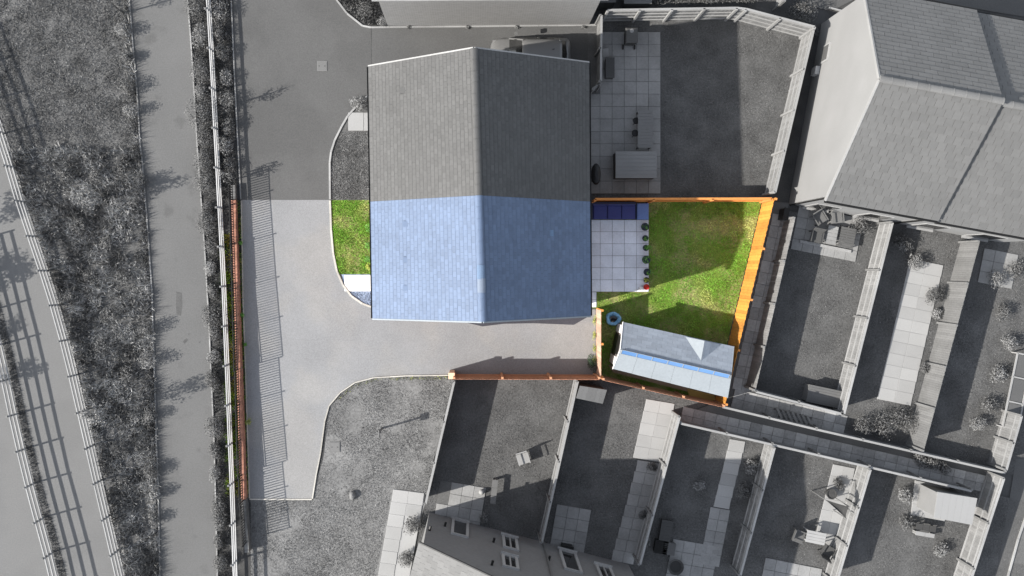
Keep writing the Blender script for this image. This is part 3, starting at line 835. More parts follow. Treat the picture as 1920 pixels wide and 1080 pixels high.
def terrace_house(name, label, off, L, drop, gable, tn, ts, wn_=2):
    a = RW + ru * off - Vector((0, 0, drop)); b = a + ru * L
    ez = EZ - drop
    sa, sb = a - rv * HD, b - rv * HD; na, nb = a + rv * HD, b + rv * HD
    for p in (sa, sb, na, nb): p.z = ez
    c = (a + b) / 2
    t = Thing(name, label, "house", (c.x, c.y, 0))
    ins = .18
    mb = MB()
    pts = [sa + rv * ins + ru * .04, sb + rv * ins - ru * .004, nb - rv * ins - ru * .004, na - rv * ins + ru * .04]
    mb.prism([(p.x, p.y) for p in pts], 0, ez - .1)
    zt = a.z - .26
    q, w = pts[3], pts[0]; m = (q + w) / 2
    v1 = [Vector((q.x, q.y, ez - .1)), Vector((w.x, w.y, ez - .1)), Vector((m.x, m.y, zt + .1))]; v2 = [p + ru * L * .98 for p in v1]
    mb.add(v1 + v2, [(0, 1, 2), (5, 4, 3), (0, 3, 4, 1), (1, 4, 5, 2), (2, 5, 3, 0)])
    wall = t.part("wall", mb, MT['render'])
    for k in range(wn_):
        for (z0, hh, ww) in ((.3, 1.8, 1.2), (3.1, 1.1, 1.0)):
            p = pts[0].lerp(pts[1], (k + .5) / wn_) - rv * .0
            m2 = MB(); m2.obox(Vector((p.x, p.y, z0)) - ru * ww / 2 - rv * .03, ru * ww, rv * .06, (0, 0, hh)); t.part("window", m2, MT['kerb'], wall)
            m2 = MB(); m2.obox(Vector((p.x, p.y, z0 + .08)) - ru * (ww / 2 - .08) - rv * .045, ru * (ww - .16), rv * .06, (0, 0, hh - .16)); t.part("pane", m2, MT['dglass'], wall)
            if z0 > 1: continue
            m2 = MB(); m2.obox(Vector((p.x, p.y, z0 - .06)) - ru * (ww / 2 + .06) - rv * .14, ru * (ww + .12), rv * .12, (0, 0, .05)); t.part("sill", m2, MT['grail'], wall)
    mb = MB(); quad_deck(mb, sa, sb, b, a); quad_deck(mb, na, nb, b, a); rf = t.part("roof", mb, MT['deck'])
    n1 = slope_tile_objects(t, rf, na, nb, a, b, .28, .56, MT['slate1'])
    n2 = slope_tile_objects(t, rf, sa, sb, a, b, .37, .37, MT['slate2'])
    ridge_row(t, rf, a + Vector((0, 0, .03)), b + Vector((0, 0, .03)), M('terrace_ridge_tile', .13, orand=.08), step=.5, r=.15)
    for e, f, s in ((sa, sb, -1), (na, nb, 1)):
        mb = MB(); mb.obox(e + rv * s * .01 - Vector((0, 0, .13)), f - e, rv * s * .1, (0, 0, .1)); t.part("gutter", mb, MT['black'])
    if gable:
        for e in (sa, na):
            mb = MB(); mb.bar(e - ru * .0 + Vector((0, 0, -.02)), a + Vector((0, 0, -.02)), .07, .15); t.part("verge_trim", mb, MT['grail'], rf)
        # low-level window, meter box and pipe on the gable
        g0 = pts[0].lerp(pts[3], .80)
        m2 = MB(); m2.obox(Vector((g0.x, g0.y, 1.0)) - rv * .45 - ru * .05, rv * .9, ru * .06, (0, 0, .9)); w_ = t.part("window", m2, MT['kerb'], wall)
        m2 = MB(); m2.obox(Vector((g0.x, g0.y, 1.1)) - rv * .36 - ru * .07, rv * .72, ru * .06, (0, 0, .7)); t.part("pane", m2, grey(.1, rough=.2), wall)
        g1 = pts[0].lerp(pts[3], .72)
        m2 = MB(); m2.obox(Vector((g1.x, g1.y, .4)) - rv * .2 - ru * .2, rv * .4, ru * .2, (0, 0, .55)); t.part("meter_box", m2, MT['railw'], wall)
    q = sa + ru * .12; mb = MB()
    mb.tube([q - Vector((0, 0, .1)), q + rv * .13 - Vector((0, 0, .4)), Vector((q.x, q.y, .05)) + rv * .13], .04, 6); t.part("downpipe", mb, MT['black'])
    return t


terrace_house("terraced_house", "white rendered end house with bare gable wall and grey slate roof", 0.0, LW + .02, 0.0, True, 9, 15)
terrace_house("terraced_house", "terraced house cut by the right edge, joined to the white gabled end house", LW + .06, 5.6, .28, False, 9, 15)

# bottom house: its shaded back wall faces the narrow gardens
t = Thing("terraced_house", "grey walled house with white framed windows at the bottom edge", "house", P(990, 1010))
a, b = P(805, 960), P(1178, 1058); bz, az = 5.8, 9.0
u = (b - a).normalized(); v = Vector((u.y, -u.x, 0)); W = (b - a).length
mb = MB(); mb.prism([(p.x, p.y) for p in (a, b, b + v * 8, a + v * 8)], 0, bz - .05)
m = (a + b) / 2
v1 = [Vector((a.x, a.y, bz - .05)), Vector((b.x, b.y, bz - .05)), Vector((m.x, m.y, az - .15))]; v2 = [p + v * 8 for p in v1]
mb.add(v1 + v2, [(0, 1, 2), (5, 4, 3), (0, 3, 4, 1), (1, 4, 5, 2), (2, 5, 3, 0)])
wl = t.part("wall", mb, M("grey_rear_render", .165, var=.06, scale=.6, fine=.08, fscale=6))
o_ = -v * .12
eW0, eW1 = Vector((a.x, a.y, bz - .1)) - u * .2 + o_, Vector((a.x, a.y, bz - .1)) - u * .2 + v * 8.2
eE0, eE1 = Vector((b.x, b.y, bz - .1)) + u * .2 + o_, Vector((b.x, b.y, bz - .1)) + u * .2 + v * 8.2
R0, R1 = Vector((m.x, m.y, az)) + o_, Vector((m.x, m.y, az)) + v * 8.2
mb = MB(); quad_deck(mb, eW0, eW1, R1, R0); quad_deck(mb, eE0, eE1, R1, R0); rf = t.part("roof", mb, MT['deck'])
mb = MB(); slope_tiles(mb, eW0, eW1, R0, R1, .3, .3); t.part("west_slope_tiles", mb, MT['roofn'], rf, kind='stuff')
mb = MB(); slope_tiles(mb, eE0, eE1, R0, R1, .3, .3); t.part("east_slope_tiles", mb, MT['roofn'], rf, kind='stuff')
for e in (eW0, eE0):
    mb = MB(); mb.bar(e - v * .03, R0 - v * .03, .05, .14); t.part("verge_trim", mb, grey(.07), rf)


def on_wall(px, py):
    o = Vector((0, 0, H)); d = P(px, py, 0) - o
    return o + d * ((a - o).dot(v) / d.dot(v))


for (px, y0, y1, w, nm, mul) in ((863, 978, 1006, .86, "back_door", 0), (955, 1008, 1030, .78, "window", 1), (955, 1044, 1066, .76, "window", 1), (1063, 1035, 1069, .9, "window", 0), (1130, 1063, 1090, .8, "window", 1)):
    p, q = on_wall(px, y0), on_wall(px, y1); z0, z1 = max(.05, p.z), q.z; f = .13
    c = p; mb = MB(); hh = z1 - z0
    for (ax, aw, bz0, bh) in ((-w / 2, w, 0, f), (-w / 2, w, hh - f, f), (-w / 2, f, f, hh - 2 * f), (w / 2 - f, f, f, hh - 2 * f)):
        mb.obox(Vector((c.x, c.y, z0 + bz0)) + u * ax - v * .09, u * aw, v * .09, (0, 0, bh))
    fr = t.part(nm, mb, MT['kerb'], wl)
    if mul:
        mb = MB(); mb.obox(Vector((c.x, c.y, z0 + f)) - u * .03 - v * .085, u * .06, v * .08, (0, 0, hh - 2 * f)); t.part("mullion", mb, MT['kerb'], wl)
    mb = MB(); mb.obox(Vector((c.x, c.y, z0 + f)) - u * (w / 2 - f) - v * .02, u * (w - 2 * f), v * .015, (0, 0, hh - 2 * f)); t.part("pane", mb, MT['dglass'], wl)
    mb = MB(); mb.obox(Vector((c.x, c.y, z0 - .06)) - u * (w / 2 + .05) - v * .16, u * (w + .1), v * .16, (0, 0, .055)); t.part("sill", mb, MT['kerb'], wl)
for (px, py) in ((834, 987), (805, 995), (925, 1017), (922, 1060), (1029, 1051)):
    p = on_wall(px, py); mb = MB(); mb.tube([p, p - v * .22], .06, 8); t.part("vent_pipe", mb, MT['black'], wl)
p = on_wall(1016, 1008); mb = MB(); mb.tube([Vector((p.x, p.y, .05)) - v * .06, Vector((p.x, p.y, 6.6)) - v * .06], .045, 6); t.part("downpipe", mb, grey(.12), wl)


# ------------------------------------------------------------------ fences
def resample(px, step):
    pts = [P(*p) for p in px]; out = [pts[0]]; acc = 0.0
    for p, q in zip(pts[:-1], pts[1:]):
        d = (q - p).length; s = step - acc
        while s <= d:
            out.append(p.lerp(q, s / d)); s += step
        acc = d - (s - step)
    return out


def rail_fence(name, label, px, step, h, side, rails=(1.08, .74, .40), rmat=None, pmat=None):
    posts = resample(px, step)
    t = Thing(name, label, "fence", posts[len(posts) // 2])
    for i, p in enumerate(posts):
        d = (posts[min(i + 1, len(posts) - 1)] - posts[max(i - 1, 0)]).normalized(); n = Vector((d.y, -d.x, 0)) * side
        mb = MB(); c = p + n * .075
        mb.obox(c - d * .045 - n * .045 + Vector((0, 0, -.05)), d * .09, n * .09, (random.gauss(0, .01), random.gauss(0, .01), h + .05 + random.uniform(-.03, .03)))
        t.part("post", mb, pmat or MT['fpost'])
    for i in range(len(posts) - 1):
        a, b = posts[i], posts[i + 1]; d = (b - a).normalized(); n = Vector((d.y, -d.x, 0))
        for z in rails:
            j0, j1 = random.gauss(0, .008), random.gauss(0, .008)
            mb = MB(); mb.obox(a + d * .002 - n * .025 + Vector((0, 0, z - .045 + j0)), (b - a) - d * .004 + Vector((0, 0, j1 - j0)), n * .048, (0, 0, .09))
            t.part("rail", mb, rmat or MT['rail'])
    return t


rail_fence("post_and_rail_fence", "three rail timber fence running beside the red brick wall", FA, 1.95, 1.02, 1, rails=(.90, .58, .26), rmat=MT['railw'])
rail_fence("post_and_rail_fence", "middle of three rail fences, between the lane and the rough grass bank", FB, 1.8, 1.2, 1)
rail_fence("post_and_rail_fence", "leftmost rail fence casting ladder shaped shadows on the lane", FC, 1.78, 1.2, 1)


def board_fence(label, px, h, bm, pm, rm, side, bay=1.83, bw=.11, rails=(.25, .9, 1.55), cap=False, name="board_fence", lap=.006, postw=.1, cat="fence", capm=None):
    """side: +1 right of travel direction carries the rails and posts"""
    c0 = P(*px[0])
    t = Thing(name, label, cat, c0)
    for (p0, p1) in zip(px[:-1], px[1:]):
        a, b = P(*p0), P(*p1); L = (b - a).length; nb = max(1, round(L / bay)); d = (b - a) / L; n = Vector((d.y, -d.x, 0)) * side
        for i in range(nb + 1):
            if i == nb and p1 != px[-1]: continue
            c = a + d * (L * i / nb) + n * .06
            mb = MB(); mb.obox(c - d * postw / 2 - n * postw / 2 + Vector((0, 0, -.03)), d * postw, n * postw, (random.gauss(0, .008), random.gauss(0, .008), h + .06))
            t.part("post", mb, pm)
        for i in range(nb):
            s0, s1 = L * i / nb + .003, L * (i + 1) / nb - .003
            k = max(1, round((s1 - s0) / bw)); w = (s1 - s0) / k
            mb = MB()
            for j in range(k):
                o = a + d * (s0 + j * w) - n * (.012 + (lap if j % 2 else 0))
                mb.obox(o + Vector((0, 0, .04)), d * (w - .005), n * .018, (0, 0, h - .05 + random.uniform(-.008, .008)))
            t.part("panel_boards", mb, bm, kind="stuff")
            for z in rails:
                if z > h - .1: continue
                mb = MB(); mb.obox(a + d * (s0 + .002) + n * .008 + Vector((0, 0, z)), d * (s1 - s0 - .004), n * .045, (0, 0, .075)); t.part("rail", mb, rm)
            if cap:
                mb = MB(); mb.obox(a + d * s0 - n * .05 + Vector((0, 0, h + .0)), d * (s1 - s0), n * .1, (0, 0, .03)); t.part("capping", mb, capm or rm)
    return t


# coloured garden
board_fence("bright orange board fence on the right side of the green lawn", [(1430, 377), (1364, 650), (1341, 748)], 1.85, MT['orange'], MT['orangep'], MT['orangep'], -1, bay=2.7, rails=(), cap=False, bw=.15, lap=.014)
board_fence("orange board fence between green lawn and dark grey lawn", [(1107, 378), (1426, 377)], 1.75, MT['orange'], MT['orangep'], MT['orangep'], 1, bay=2.6, rails=(.4, 1.4), cap=True)
board_fence("faded pink board fence between driveway and shed", [(1118, 579), (1118, 700)], 1.75, MT['pinkf'], MT['orangep'], MT['orangep'], -1, bay=1.65, rails=(.4, 1.4), bw=.1)
board_fence("red cedar board fence along the lower edge of the driveway", [(853, 702), (1114, 703)], 1.9, MT['redf'], MT['redp'], MT['redp'], -1, bay=2.4, rails=(.3, .95, 1.6), cap=False)
board_fence("red cedar board fence behind the shed", [(1121, 704), (1338, 753)], 1.85, MT['redf'], MT['redp'], MT['redp'], -1, bay=2.2, rails=(.3, .95, 1.6), cap=False)
# grey gardens
GB, GP, GRL = MT['gboard'], MT['fpost'], MT['grail']
board_fence("pale slatted fence along the top of the upper garden", [(1128, 40), (1360, 36), (1377, 38), (1500, 70)], 2.0, GB, MT['grail'], GRL, 1, bay=1.4, rails=(.2, .75, 1.3, 1.8), cap=True)
board_fence("pale slatted fence on the right side of the upper garden", [(1502, 70), (1432, 366)], 1.75, GB, MT['grail'], GRL, 1, bay=1.9, rails=(.3, .9, 1.5), cap=True)
board_fence("smooth pale fence between the parked car and the upper patio", [(1119, 46), (1118, 165)], 1.7, MT['gdark'], GP, GRL, 1, bay=1.6, rails=(), cap=True)
board_fence("short pale gate fence joining the grey roofed house to its side fence", [(1103, 176), (1117, 168)], 1.5, GB, GP, GRL, 1, bay=.7, rails=(.3, .8, 1.3))
board_fence("lined board fence between the paved alley and the first garden behind the white house", [(1470, 412), (1398, 724)], 1.6, GB, GP, GRL, 1, bay=1.9, rails=())
board_fence("low rail of fence closing the first garden from the alley at its lower end", [(1400, 727), (1556, 767)], 1.5, MT['gdark'], GP, GRL, -1, bay=1.8, rails=(.3, 1.2), cap=True)
board_fence("two row panel fence between the first and second gardens behind the white house", [(1648, 420), (1560, 767)], 1.5, GB, GP, MT['kerb'], 1, bay=2.3, rails=(.15, .75, 1.3), cap=True)
board_fence("wide plain panel fence between the second and third gardens behind the white house", [(1800, 455), (1699, 832)], 1.8, MT['gdark'], GP, GRL, 1, bay=2.3, rails=())
board_fence("pale panel fence at the lower right corner of the third garden", [(1880, 770), (1852, 868)], 1.6, GB, GP, GRL, 1, bay=1.8, rails=(.3, 1.2), cap=True)
board_fence("long pale capped fence between the two paved alleys", [(1344, 757), (1515, 798), (1862, 878)], 1.05, MT['gdark'], GP, GRL, -1, bay=2.2, rails=(.3, .8), cap=True)
board_fence("capped fence along the top of the narrow bottom gardens", [(1264, 785), (1515, 843), (1793, 908)], 1.4, MT['gdark'], GP, GRL, -1, bay=2.2, rails=(.3, 1.1), cap=True)
board_fence("pale capped fence at the left of the bottom gardens, beside the open lawn", [(853, 708), (801, 930)], 1.5, MT['gdark'], GP, GRL, 1, bay=1.9, rails=(.3, 1.1), cap=True)
board_fence("pale fence between the first and second bottom gardens", [(1077, 708), (1012, 1000)], 1.5, MT['gdark'], GP, GRL, 1, bay=2.0, rails=(.3, 1.1), cap=True)
board_fence("pale fence between the second and third bottom gardens", [(1262, 772), (1190, 1040)], 1.5, GB, GP, MT['kerb'], 1, bay=2.2, rails=(.15, .75, 1.3), cap=True)
board_fence("pale fence between the third and fourth bottom gardens", [(1434, 828), (1372, 1060)], 1.5, GB, GP, MT['kerb'], 1, bay=2.2, rails=(.15, .75, 1.3), cap=True)
board_fence("pale fence between the fourth and fifth bottom gardens", [(1608, 868), (1546, 1075)], 1.5, GB, GP, MT['kerb'], 1, bay=2.2, rails=(.15, .75, 1.3), cap=True)
board_fence("pale fence at the right end of the bottom gardens, beside the dark side road", [(1850, 884), (1770, 1130)], 1.5, GB, GP, MT['kerb'], 1, bay=2.2, rails=(.15, .75, 1.3), cap=True)
board_fence("short trellis fence at the top edge beside the dark hedge", [(1452, 20), (1462, -40)], 1.7, GB, GP, GRL, -1, bay=1.2, rails=(.3, .9, 1.5))


# ------------------------------------------------------------------ brick wall and railing
def brick_wall(label, segs, bm, group=None, name="brick_wall"):
    """segs: (x0,y0,x1,y1,h0,h1) of the wall centre line"""
    t = Thing(name, label, "wall", P(segs[0][0], segs[0][1]))
    core = MB(); br = MB(); cp = MB()
    for (x0, y0, x1, y1, h0, h1) in segs:
        a, b = P(x0, y0), P(x1, y1); L = (b - a).length; d = (b - a) / L; n = Vector((d.y, -d.x, 0))
        for side in (0,):
            vs = [a - n * .095, a + n * .095, b + n * .095, b - n * .095]
            lo = [Vector((p.x, p.y, -.05)) for p in vs]; hi = [Vector((p.x, p.y, (h0 if i < 2 else h1) - .11)) for i, p in enumerate(vs)]
            core.loft([lo, hi])
        nr = int(max(h0, h1) / .075)
        for r in range(nr):
            k = int(L / .225)
            for i in range(k):
                s = i * .225 + (.112 if r % 2 else 0)
                hh = h0 + (h1 - h0) * s / L
                if (r + 1) * .075 > hh - .10 or s + .215 > L: continue
                for sg in (-1, 1):
                    o = a + d * s + n * sg * .097
                    br.obox(o + Vector((0, 0, r * .075)), d * .215, n * sg * .0105, (0, 0, .065))
        k = int(L / .075)
        for i in range(k):
            s = i * L / k; hh = h0 + (h1 - h0) * s / L
            o = a + d * s - n * .1075
            cp.obox(o + Vector((0, 0, hh - .108 + random.uniform(-.003, .003))), d * (L / k - .008), n * .215, (0, 0, .103))
    t.part("wall_core", core, MT['mortar'])
    t.part("face_bricks", br, bm, kind="stuff")
    t.part("coping_bricks", cp, bm, kind="stuff")
    return t


WALL = [(441, 376, 447, 540, .36, .46), (447, 540, 452, 690, .46, .60), (452, 690, 459, 885, .46, .62), (459, 885, 461, 932, .46, .50)]
brick_wall("low red brick wall with brick coping beside the driveway", WALL, MT['brick'])
brick_wall("short grey stub of wall at the upper end of the red brick wall", [(440, 348, 441, 375, .34, .36)], MT['brickg'])
brick_wall("grey lower end of the brick wall beyond the driveway", [(461.2, 933, 468, 1030, .5, .55)], MT['brickg'])
t = Thing("railing", "dark steel railing standing on the low brick wall beside the driveway", "railing", P(452, 640))
RL = [(439, 330, 441, 376, .36, .36)] + WALL + [(461.2, 933, 467, 1010, .5, .54)]
barm = MB(); barm.box(0, 0, 0, .03, .04, .72); barme = barm.mesh("bar"); barme.materials.append(MT['steel'])
for (x0, y0, x1, y1, h0, h1) in RL:
    a, b = P(x0, y0, 0), P(x1, y1, 0); a.z, b.z = h0, h1
    L = (b - a).length; npn = max(1, round(L / 1.95)); 
    for i in range(npn):
        p, q = a.lerp(b, i / npn), a.lerp(b, (i + 1) / npn)
        mb = MB(); mb.box(p.x, p.y, p.z, .05, .05, .88); mb.box(p.x, p.y, p.z + .88, .06, .06, .03); t.part("post", mb, MT['steel'])
        for dz in (.10, .80):
            mb = MB(); mb.bar(p + Vector((0, 0, dz)), q + Vector((0, 0, dz)), .035, .02); t.part("rail", mb, MT['steel'])
        nbar = max(2, round((q - p).length / .125))
        for k in range(1, nbar):
            r = p.lerp(q, k / nbar); t.inst("bar", barme, Matrix.Translation(r + Vector((0, 0, .09))))
mb = MB(); mb.box(b.x, b.y, b.z, .05, .05, .88); t.part("post", mb, MT['steel'])

# ------------------------------------------------------------------ shed
SZ, SR = 2.05, 2.75
n0, n1 = P(1168, 604, SZ), P(1376, 650, SZ)
s0, s1 = P(1149, 691, SZ), P(1364, 745, SZ)
k0, k1 = P(1163, 655, SR), P(1371, 703, SR)
t = Thing("shed", "long grey shed with a blue glazed ridge strip and a small dormer", "shed", ((n0 + s1) / 2).to_2d().to_3d())
u = (n1 - n0).normalized(); vv = Vector((u.y, -u.x, 0))
mb = MB(); c = [n0 + vv * .12 + u * .1, n1 + vv * .12 - u * .1, s1 - vv * .12 - u * .1, s0 - vv * .12 + u * .1]
mb.prism([(p.x, p.y) for p in c], .08, SZ - .06)
for q, w, k, sg in ((c[0], c[3], k0, 1), (c[1], c[2], k1, -1)):
    v1 = [Vector((q.x, q.y, SZ - .06)), Vector((w.x, w.y, SZ - .06)), Vector((k.x + u.x * .1 * sg, k.y + u.y * .1 * sg, SR - .1))]
    v2 = [p + u * .15 * sg for p in v1]; mb.add(v1 + v2, [(0, 1, 2), (5, 4, 3), (0, 3, 4, 1), (1, 4, 5, 2), (2, 5, 3, 0)])
wl = t.part("wall", mb, M("dark_shed_boards", (.10, .09, .085), var=.1, fine=.1))
mb = MB(); quad_deck(mb, n0, n1, k1, k0, .05); quad_deck(mb, s0, s1, k1, k0, .05); rf = t.part("roof", mb, MT['deck'])
mb = MB(); slope_tiles(mb, n0, n1, k0, k1, .19, .5, thick=.006, jit=.003, lift=.008); t.part("shingles", mb, MT['shingle'], rf, kind="stuff")
for i in range(6):                                             # six felt sheets on the lower slope
    f0, f1 = i / 6, (i + 1) / 6
    a, b, d_, e_ = s0.lerp(s1, f0), s0.lerp(s1, f1), k0.lerp(k1, f1), k0.lerp(k1, f0)
    a2, b2 = a.lerp(e_, .995), b.lerp(d_, .995)
    nn_ = (b - a).cross(e_ - a).normalized(); nn_ = nn_ if nn_.z > 0 else -nn_
    off = nn_ * (.012 if i % 2 else .006)
    mb = MB(); r1_ = [a + u * .004, b - u * .004 + u * (.0), b2 - u * .004, a2 + u * .004]
    mb.loft([[p + off for p in r1_], [p + off + nn_ * .012 for p in r1_]]); t.part("felt_sheet", mb, MT['felt'], rf)
for i in range(7):                                             # ridge glazing
    f0, f1 = .015 + i * .97 / 7, .015 + (i + 1) * .97 / 7
    a, b = k0.lerp(k1, f0), k0.lerp(k1, f1)
    w = (s0 - k0).normalized() * .24; z = Vector((0, 0, .09))
    mb = MB()
    o = a + z
    for (q0, q1, ww) in ((o, o + (b - a), .02), (o + w, o + w + (b - a), .02), (o, o + w, .02), (o + (b - a) - u * .01, o + w + (b - a) - u * .01, .02)):
        mb.bar(q0, q1, ww, .05)
    fr = t.part("glazing_frame", mb, MT['felt'], rf)
    mb = MB(); mb.obox(o + u * .012 + w * .05 - Vector((0, 0, .015)), (b - a) - u * .032, w * .9, (0, 0, .02)); t.part("pane", mb, MT['glass'], rf)
mb = MB(); mb.obox(k0 + Vector((0, 0, -.03)), k1 - k0, (s0 - k0).normalized() * .25, (0, 0, .1)); t.part("ridge_box", mb, MT['felt'], rf)
# dormer on the upper slope
d0, d1, dk = P(1284, 631, SZ + .02), P(1352, 646, SZ + .02), P(1321, 639, SZ + .55)
back = on = P(1313.5, 679, SZ + .50)
mb = MB(); dkk = dk; bk = Vector((back.x, back.y, SZ + .53))
mb.add([d0, dkk, bk], [(0, 1, 2)]); mb.add([d1, dkk, bk], [(0, 2, 1)])
mb.add([d0 - Vector((0, 0, .05)), d0, dkk, d1, d1 - Vector((0, 0, .05))], [(0, 1, 2, 3, 4)])
dm = t.part("dormer_roof", mb, MT['felt'], rf)
mb = MB(); slope_tiles(mb, d1, d1.lerp(dkk, .02), bk, dkk, .16, .5, thick=.006, lift=.006); t.part("dormer_shingles", mb, MT['shingle'], rf, kind="stuff")
for (a, b, bm_) in ((n0, k0, 'white'), (s0, k0, 'white'), (n1, k1, 'felt'), (s1, k1, 'felt')):
    mb = MB(); mb.bar(a + Vector((0, 0, -.03)), b + Vector((0, 0, -.03)), .025, .12); t.part("barge_board", mb, MT[bm_])
mb = MB(); a = c[0].lerp(c[3], .28); b = c[0].lerp(c[3], .72)
mb.obox(Vector((a.x, a.y, .12)) - u * .03, (b.x - a.x, b.y - a.y, 0), u * .03, (0, 0, 1.8)); t.part("door", mb, MT['black'])
for q in (c[0].lerp(c[3], .12), c[0].lerp(c[3], .88)):
    mb = MB(); mb.obox(Vector((q.x, q.y, .1)) - u * .03 - vv * .2, vv * .4, u * .03, (0, 0, 1.85)); t.part("corner_panel", mb, MT['white'])
mb = MB(); mb.prism([(p.x, p.y) for p in [P(1140, 684), P(1150, 698), P(1335, 746), P(1348, 735)]], 0, .07); t.part("plinth", mb, MT['wood'])
t = Thing("plank_stack", "yellow timber offcuts lying behind the shed", "timber", P(1312, 742))
for i in range(4):
    a = P(1288 + i * 1.2, 730 + i * 4); b = P(1338 + i, 742 + i * 3.3); mb = MB(); mb.bar(a + Vector((0, 0, .1)), b + Vector((0, 0, .1)), .1, .06); t.part("plank", mb, MT['ywood'])

# ------------------------------------------------------------------ coloured garden furniture
t = Thing("sofa", "dark blue three seat outdoor sofa with a paler end stool against orange fence", "sofa", P(1152, 396))
def pxbox(mb, x0, y0, x1, y1, z0, z1, bev=.03):
    a, b = P(x0, y1, z1), P(x1, y0, z1)
    mb.loft([[(a.x, a.y, z0), (b.x, a.y, z0), (b.x, b.y, z0), (a.x, b.y, z0)],
             [(a.x, a.y, z1 - bev), (b.x, a.y, z1 - bev), (b.x, b.y, z1 - bev), (a.x, b.y, z1 - bev)],
             [(a.x + bev, a.y + bev, z1), (b.x - bev, a.y + bev, z1), (b.x - bev, b.y - bev, z1), (a.x + bev, b.y - bev, z1)]])
    return mb
t.part("base", pxbox(MB(), 1108, 384, 1193, 411, .05, .32), MT['rattan'])
t.part("backrest", pxbox(MB(), 1108, 378, 1193, 383.6, .05, .72), MT['rattan'])
t.part("arm", pxbox(MB(), 1107, 378, 1111.5, 411.5, .05, .6), MT['rattan'])
for i in range(3):
    x = 1112.5 + i * 26.6
    t.part("seat_cushion", pxbox(MB(), x, 385, x + 25.6, 410.5, .32, .44, .04), MT['navy'])
    t.part("back_cushion", pxbox(MB(), x, 381.5, x + 25.6, 385, .40, .70, .04), MT['navy'])
t = Thing("stool", "pale blue cushioned stool at the right end of the dark blue sofa", "stool", P(1205, 397))
t.part("base", pxbox(MB(), 1195, 381, 1216, 411, .05, .36), MT['rattan']); t.part("cushion", pxbox(MB(), 1194.5, 380.5, 1216.5, 411.5, .36, .46, .04), MT['bluec'])

for i, (x, y, r, plant, lab) in enumerate(((1207, 426, .19, 3, "dark plant pot nearest the blue sofa on the pale patio"), (1208, 447, .15, 5, "second dark plant pot from the sofa at the patio edge"),
        (1209, 465, .15, 16, "plant pot with the bushiest green plant at the patio edge"), (1209, 487, .2, 5, "largest dark plant pot, fourth from the sofa"),
        (1211, 510, .17, 6, "dark plant pot, fifth from the sofa, with thin sprigs"), (1210, 525, .14, 9, "small pot with yellow green sprigs above the red pot"),
        (1210, 538, .14, 0, "small red pot at the lower corner of the pale patio"))):
    p = P(x, y); t = Thing("plant_pot", lab, "plant pot", (p.x, p.y, .045), "pots along the patio edge")
    mb = MB(); h = r * 1.7
    mb.lathe(p.x, p.y, [(r * .7, .047), (r * .95, .047 + h * .8), (r * 1.05, .047 + h), (r * .92, .047 + h), (r * .85, .047 + h - .06)], 18); t.part("pot", mb, MT['red'] if i == 6 else MT['pot'], smooth=False)
    mb = MB(); mb.lathe(p.x, p.y, [(r * .5, h - .05), (r * .83, h - .02)], 14); t.part("soil", mb, MT['soil'])
    if plant:
        mb = MB(); mb.leaves((p.x + (.12 if i in (2, 4) else 0), p.y, h + .12), (r * (1.5 if i == 2 else 1.05), r * 1.0, .16), plant * 7, .12); t.part("foliage", mb, MT['leafy'] if i == 5 else MT['leafc'])
        mb = MB()
        for _ in range(3): mb.tube([(p.x, p.y, h - .05), (p.x + random.uniform(-.08, .1), p.y + random.uniform(-.08, .08), h + .2)], .006, 4)
        t.part("stem", mb, MT['leafc'])
t = Thing("watering_can", "small white watering can beside the red pot", "watering can", P(1200, 541, .047))
p = P(1201, 541); mb = MB(); mb.lathe(p.x, p.y, [(.1, .047), (.11, .25), (.07, .28)], 14); t.part("body", mb, MT['white'])
mb = MB(); mb.tube([(p.x - .08, p.y - .02, .1), (p.x - .34, p.y - .07, .3)], [.03, .018], 6); t.part("spout", mb, MT['white'])
mb = MB(); mb.tube([(p.x + .09, p.y, .08), (p.x + .19, p.y, .2), (p.x + .03, p.y, .34), (p.x - .06, p.y, .27)], .012, 5); t.part("handle", mb, MT['white'])

p = P(1149, 597); t = Thing("paddling_pool", "small crumpled pale blue tub on the grass beside the shed", "tub", p)
mb = MB(); R = .36
prof = [(R * .9, .01), (R * 1.05, .12), (R * 1.02, .24), (R * .86, .27), (R * .66, .22), (R * .56, .08), (R * .1, .05)]
mb.lathe(p.x, p.y, prof, 26, 1.0, .9, .06); t.part("rim", mb, MT['tub'], smooth=True)
mb = MB(); mb.lathe(p.x + .03, p.y - .03, [(R * .2, .10), (R * .54, .11)], 18, 1, .9, .1); t.part("water", mb, MT['dglass'])
mb = MB()
for k in range(9):
    a = k * .7; mb.tube([(p.x + math.cos(a) * R * .6, p.y + math.sin(a) * R * .55, .25), (p.x + math.cos(a + .12) * R * 1.02, p.y + math.sin(a + .12) * R * .92, .27)], [.02, .035], 5)
t.part("fold", mb, MT['tub'])

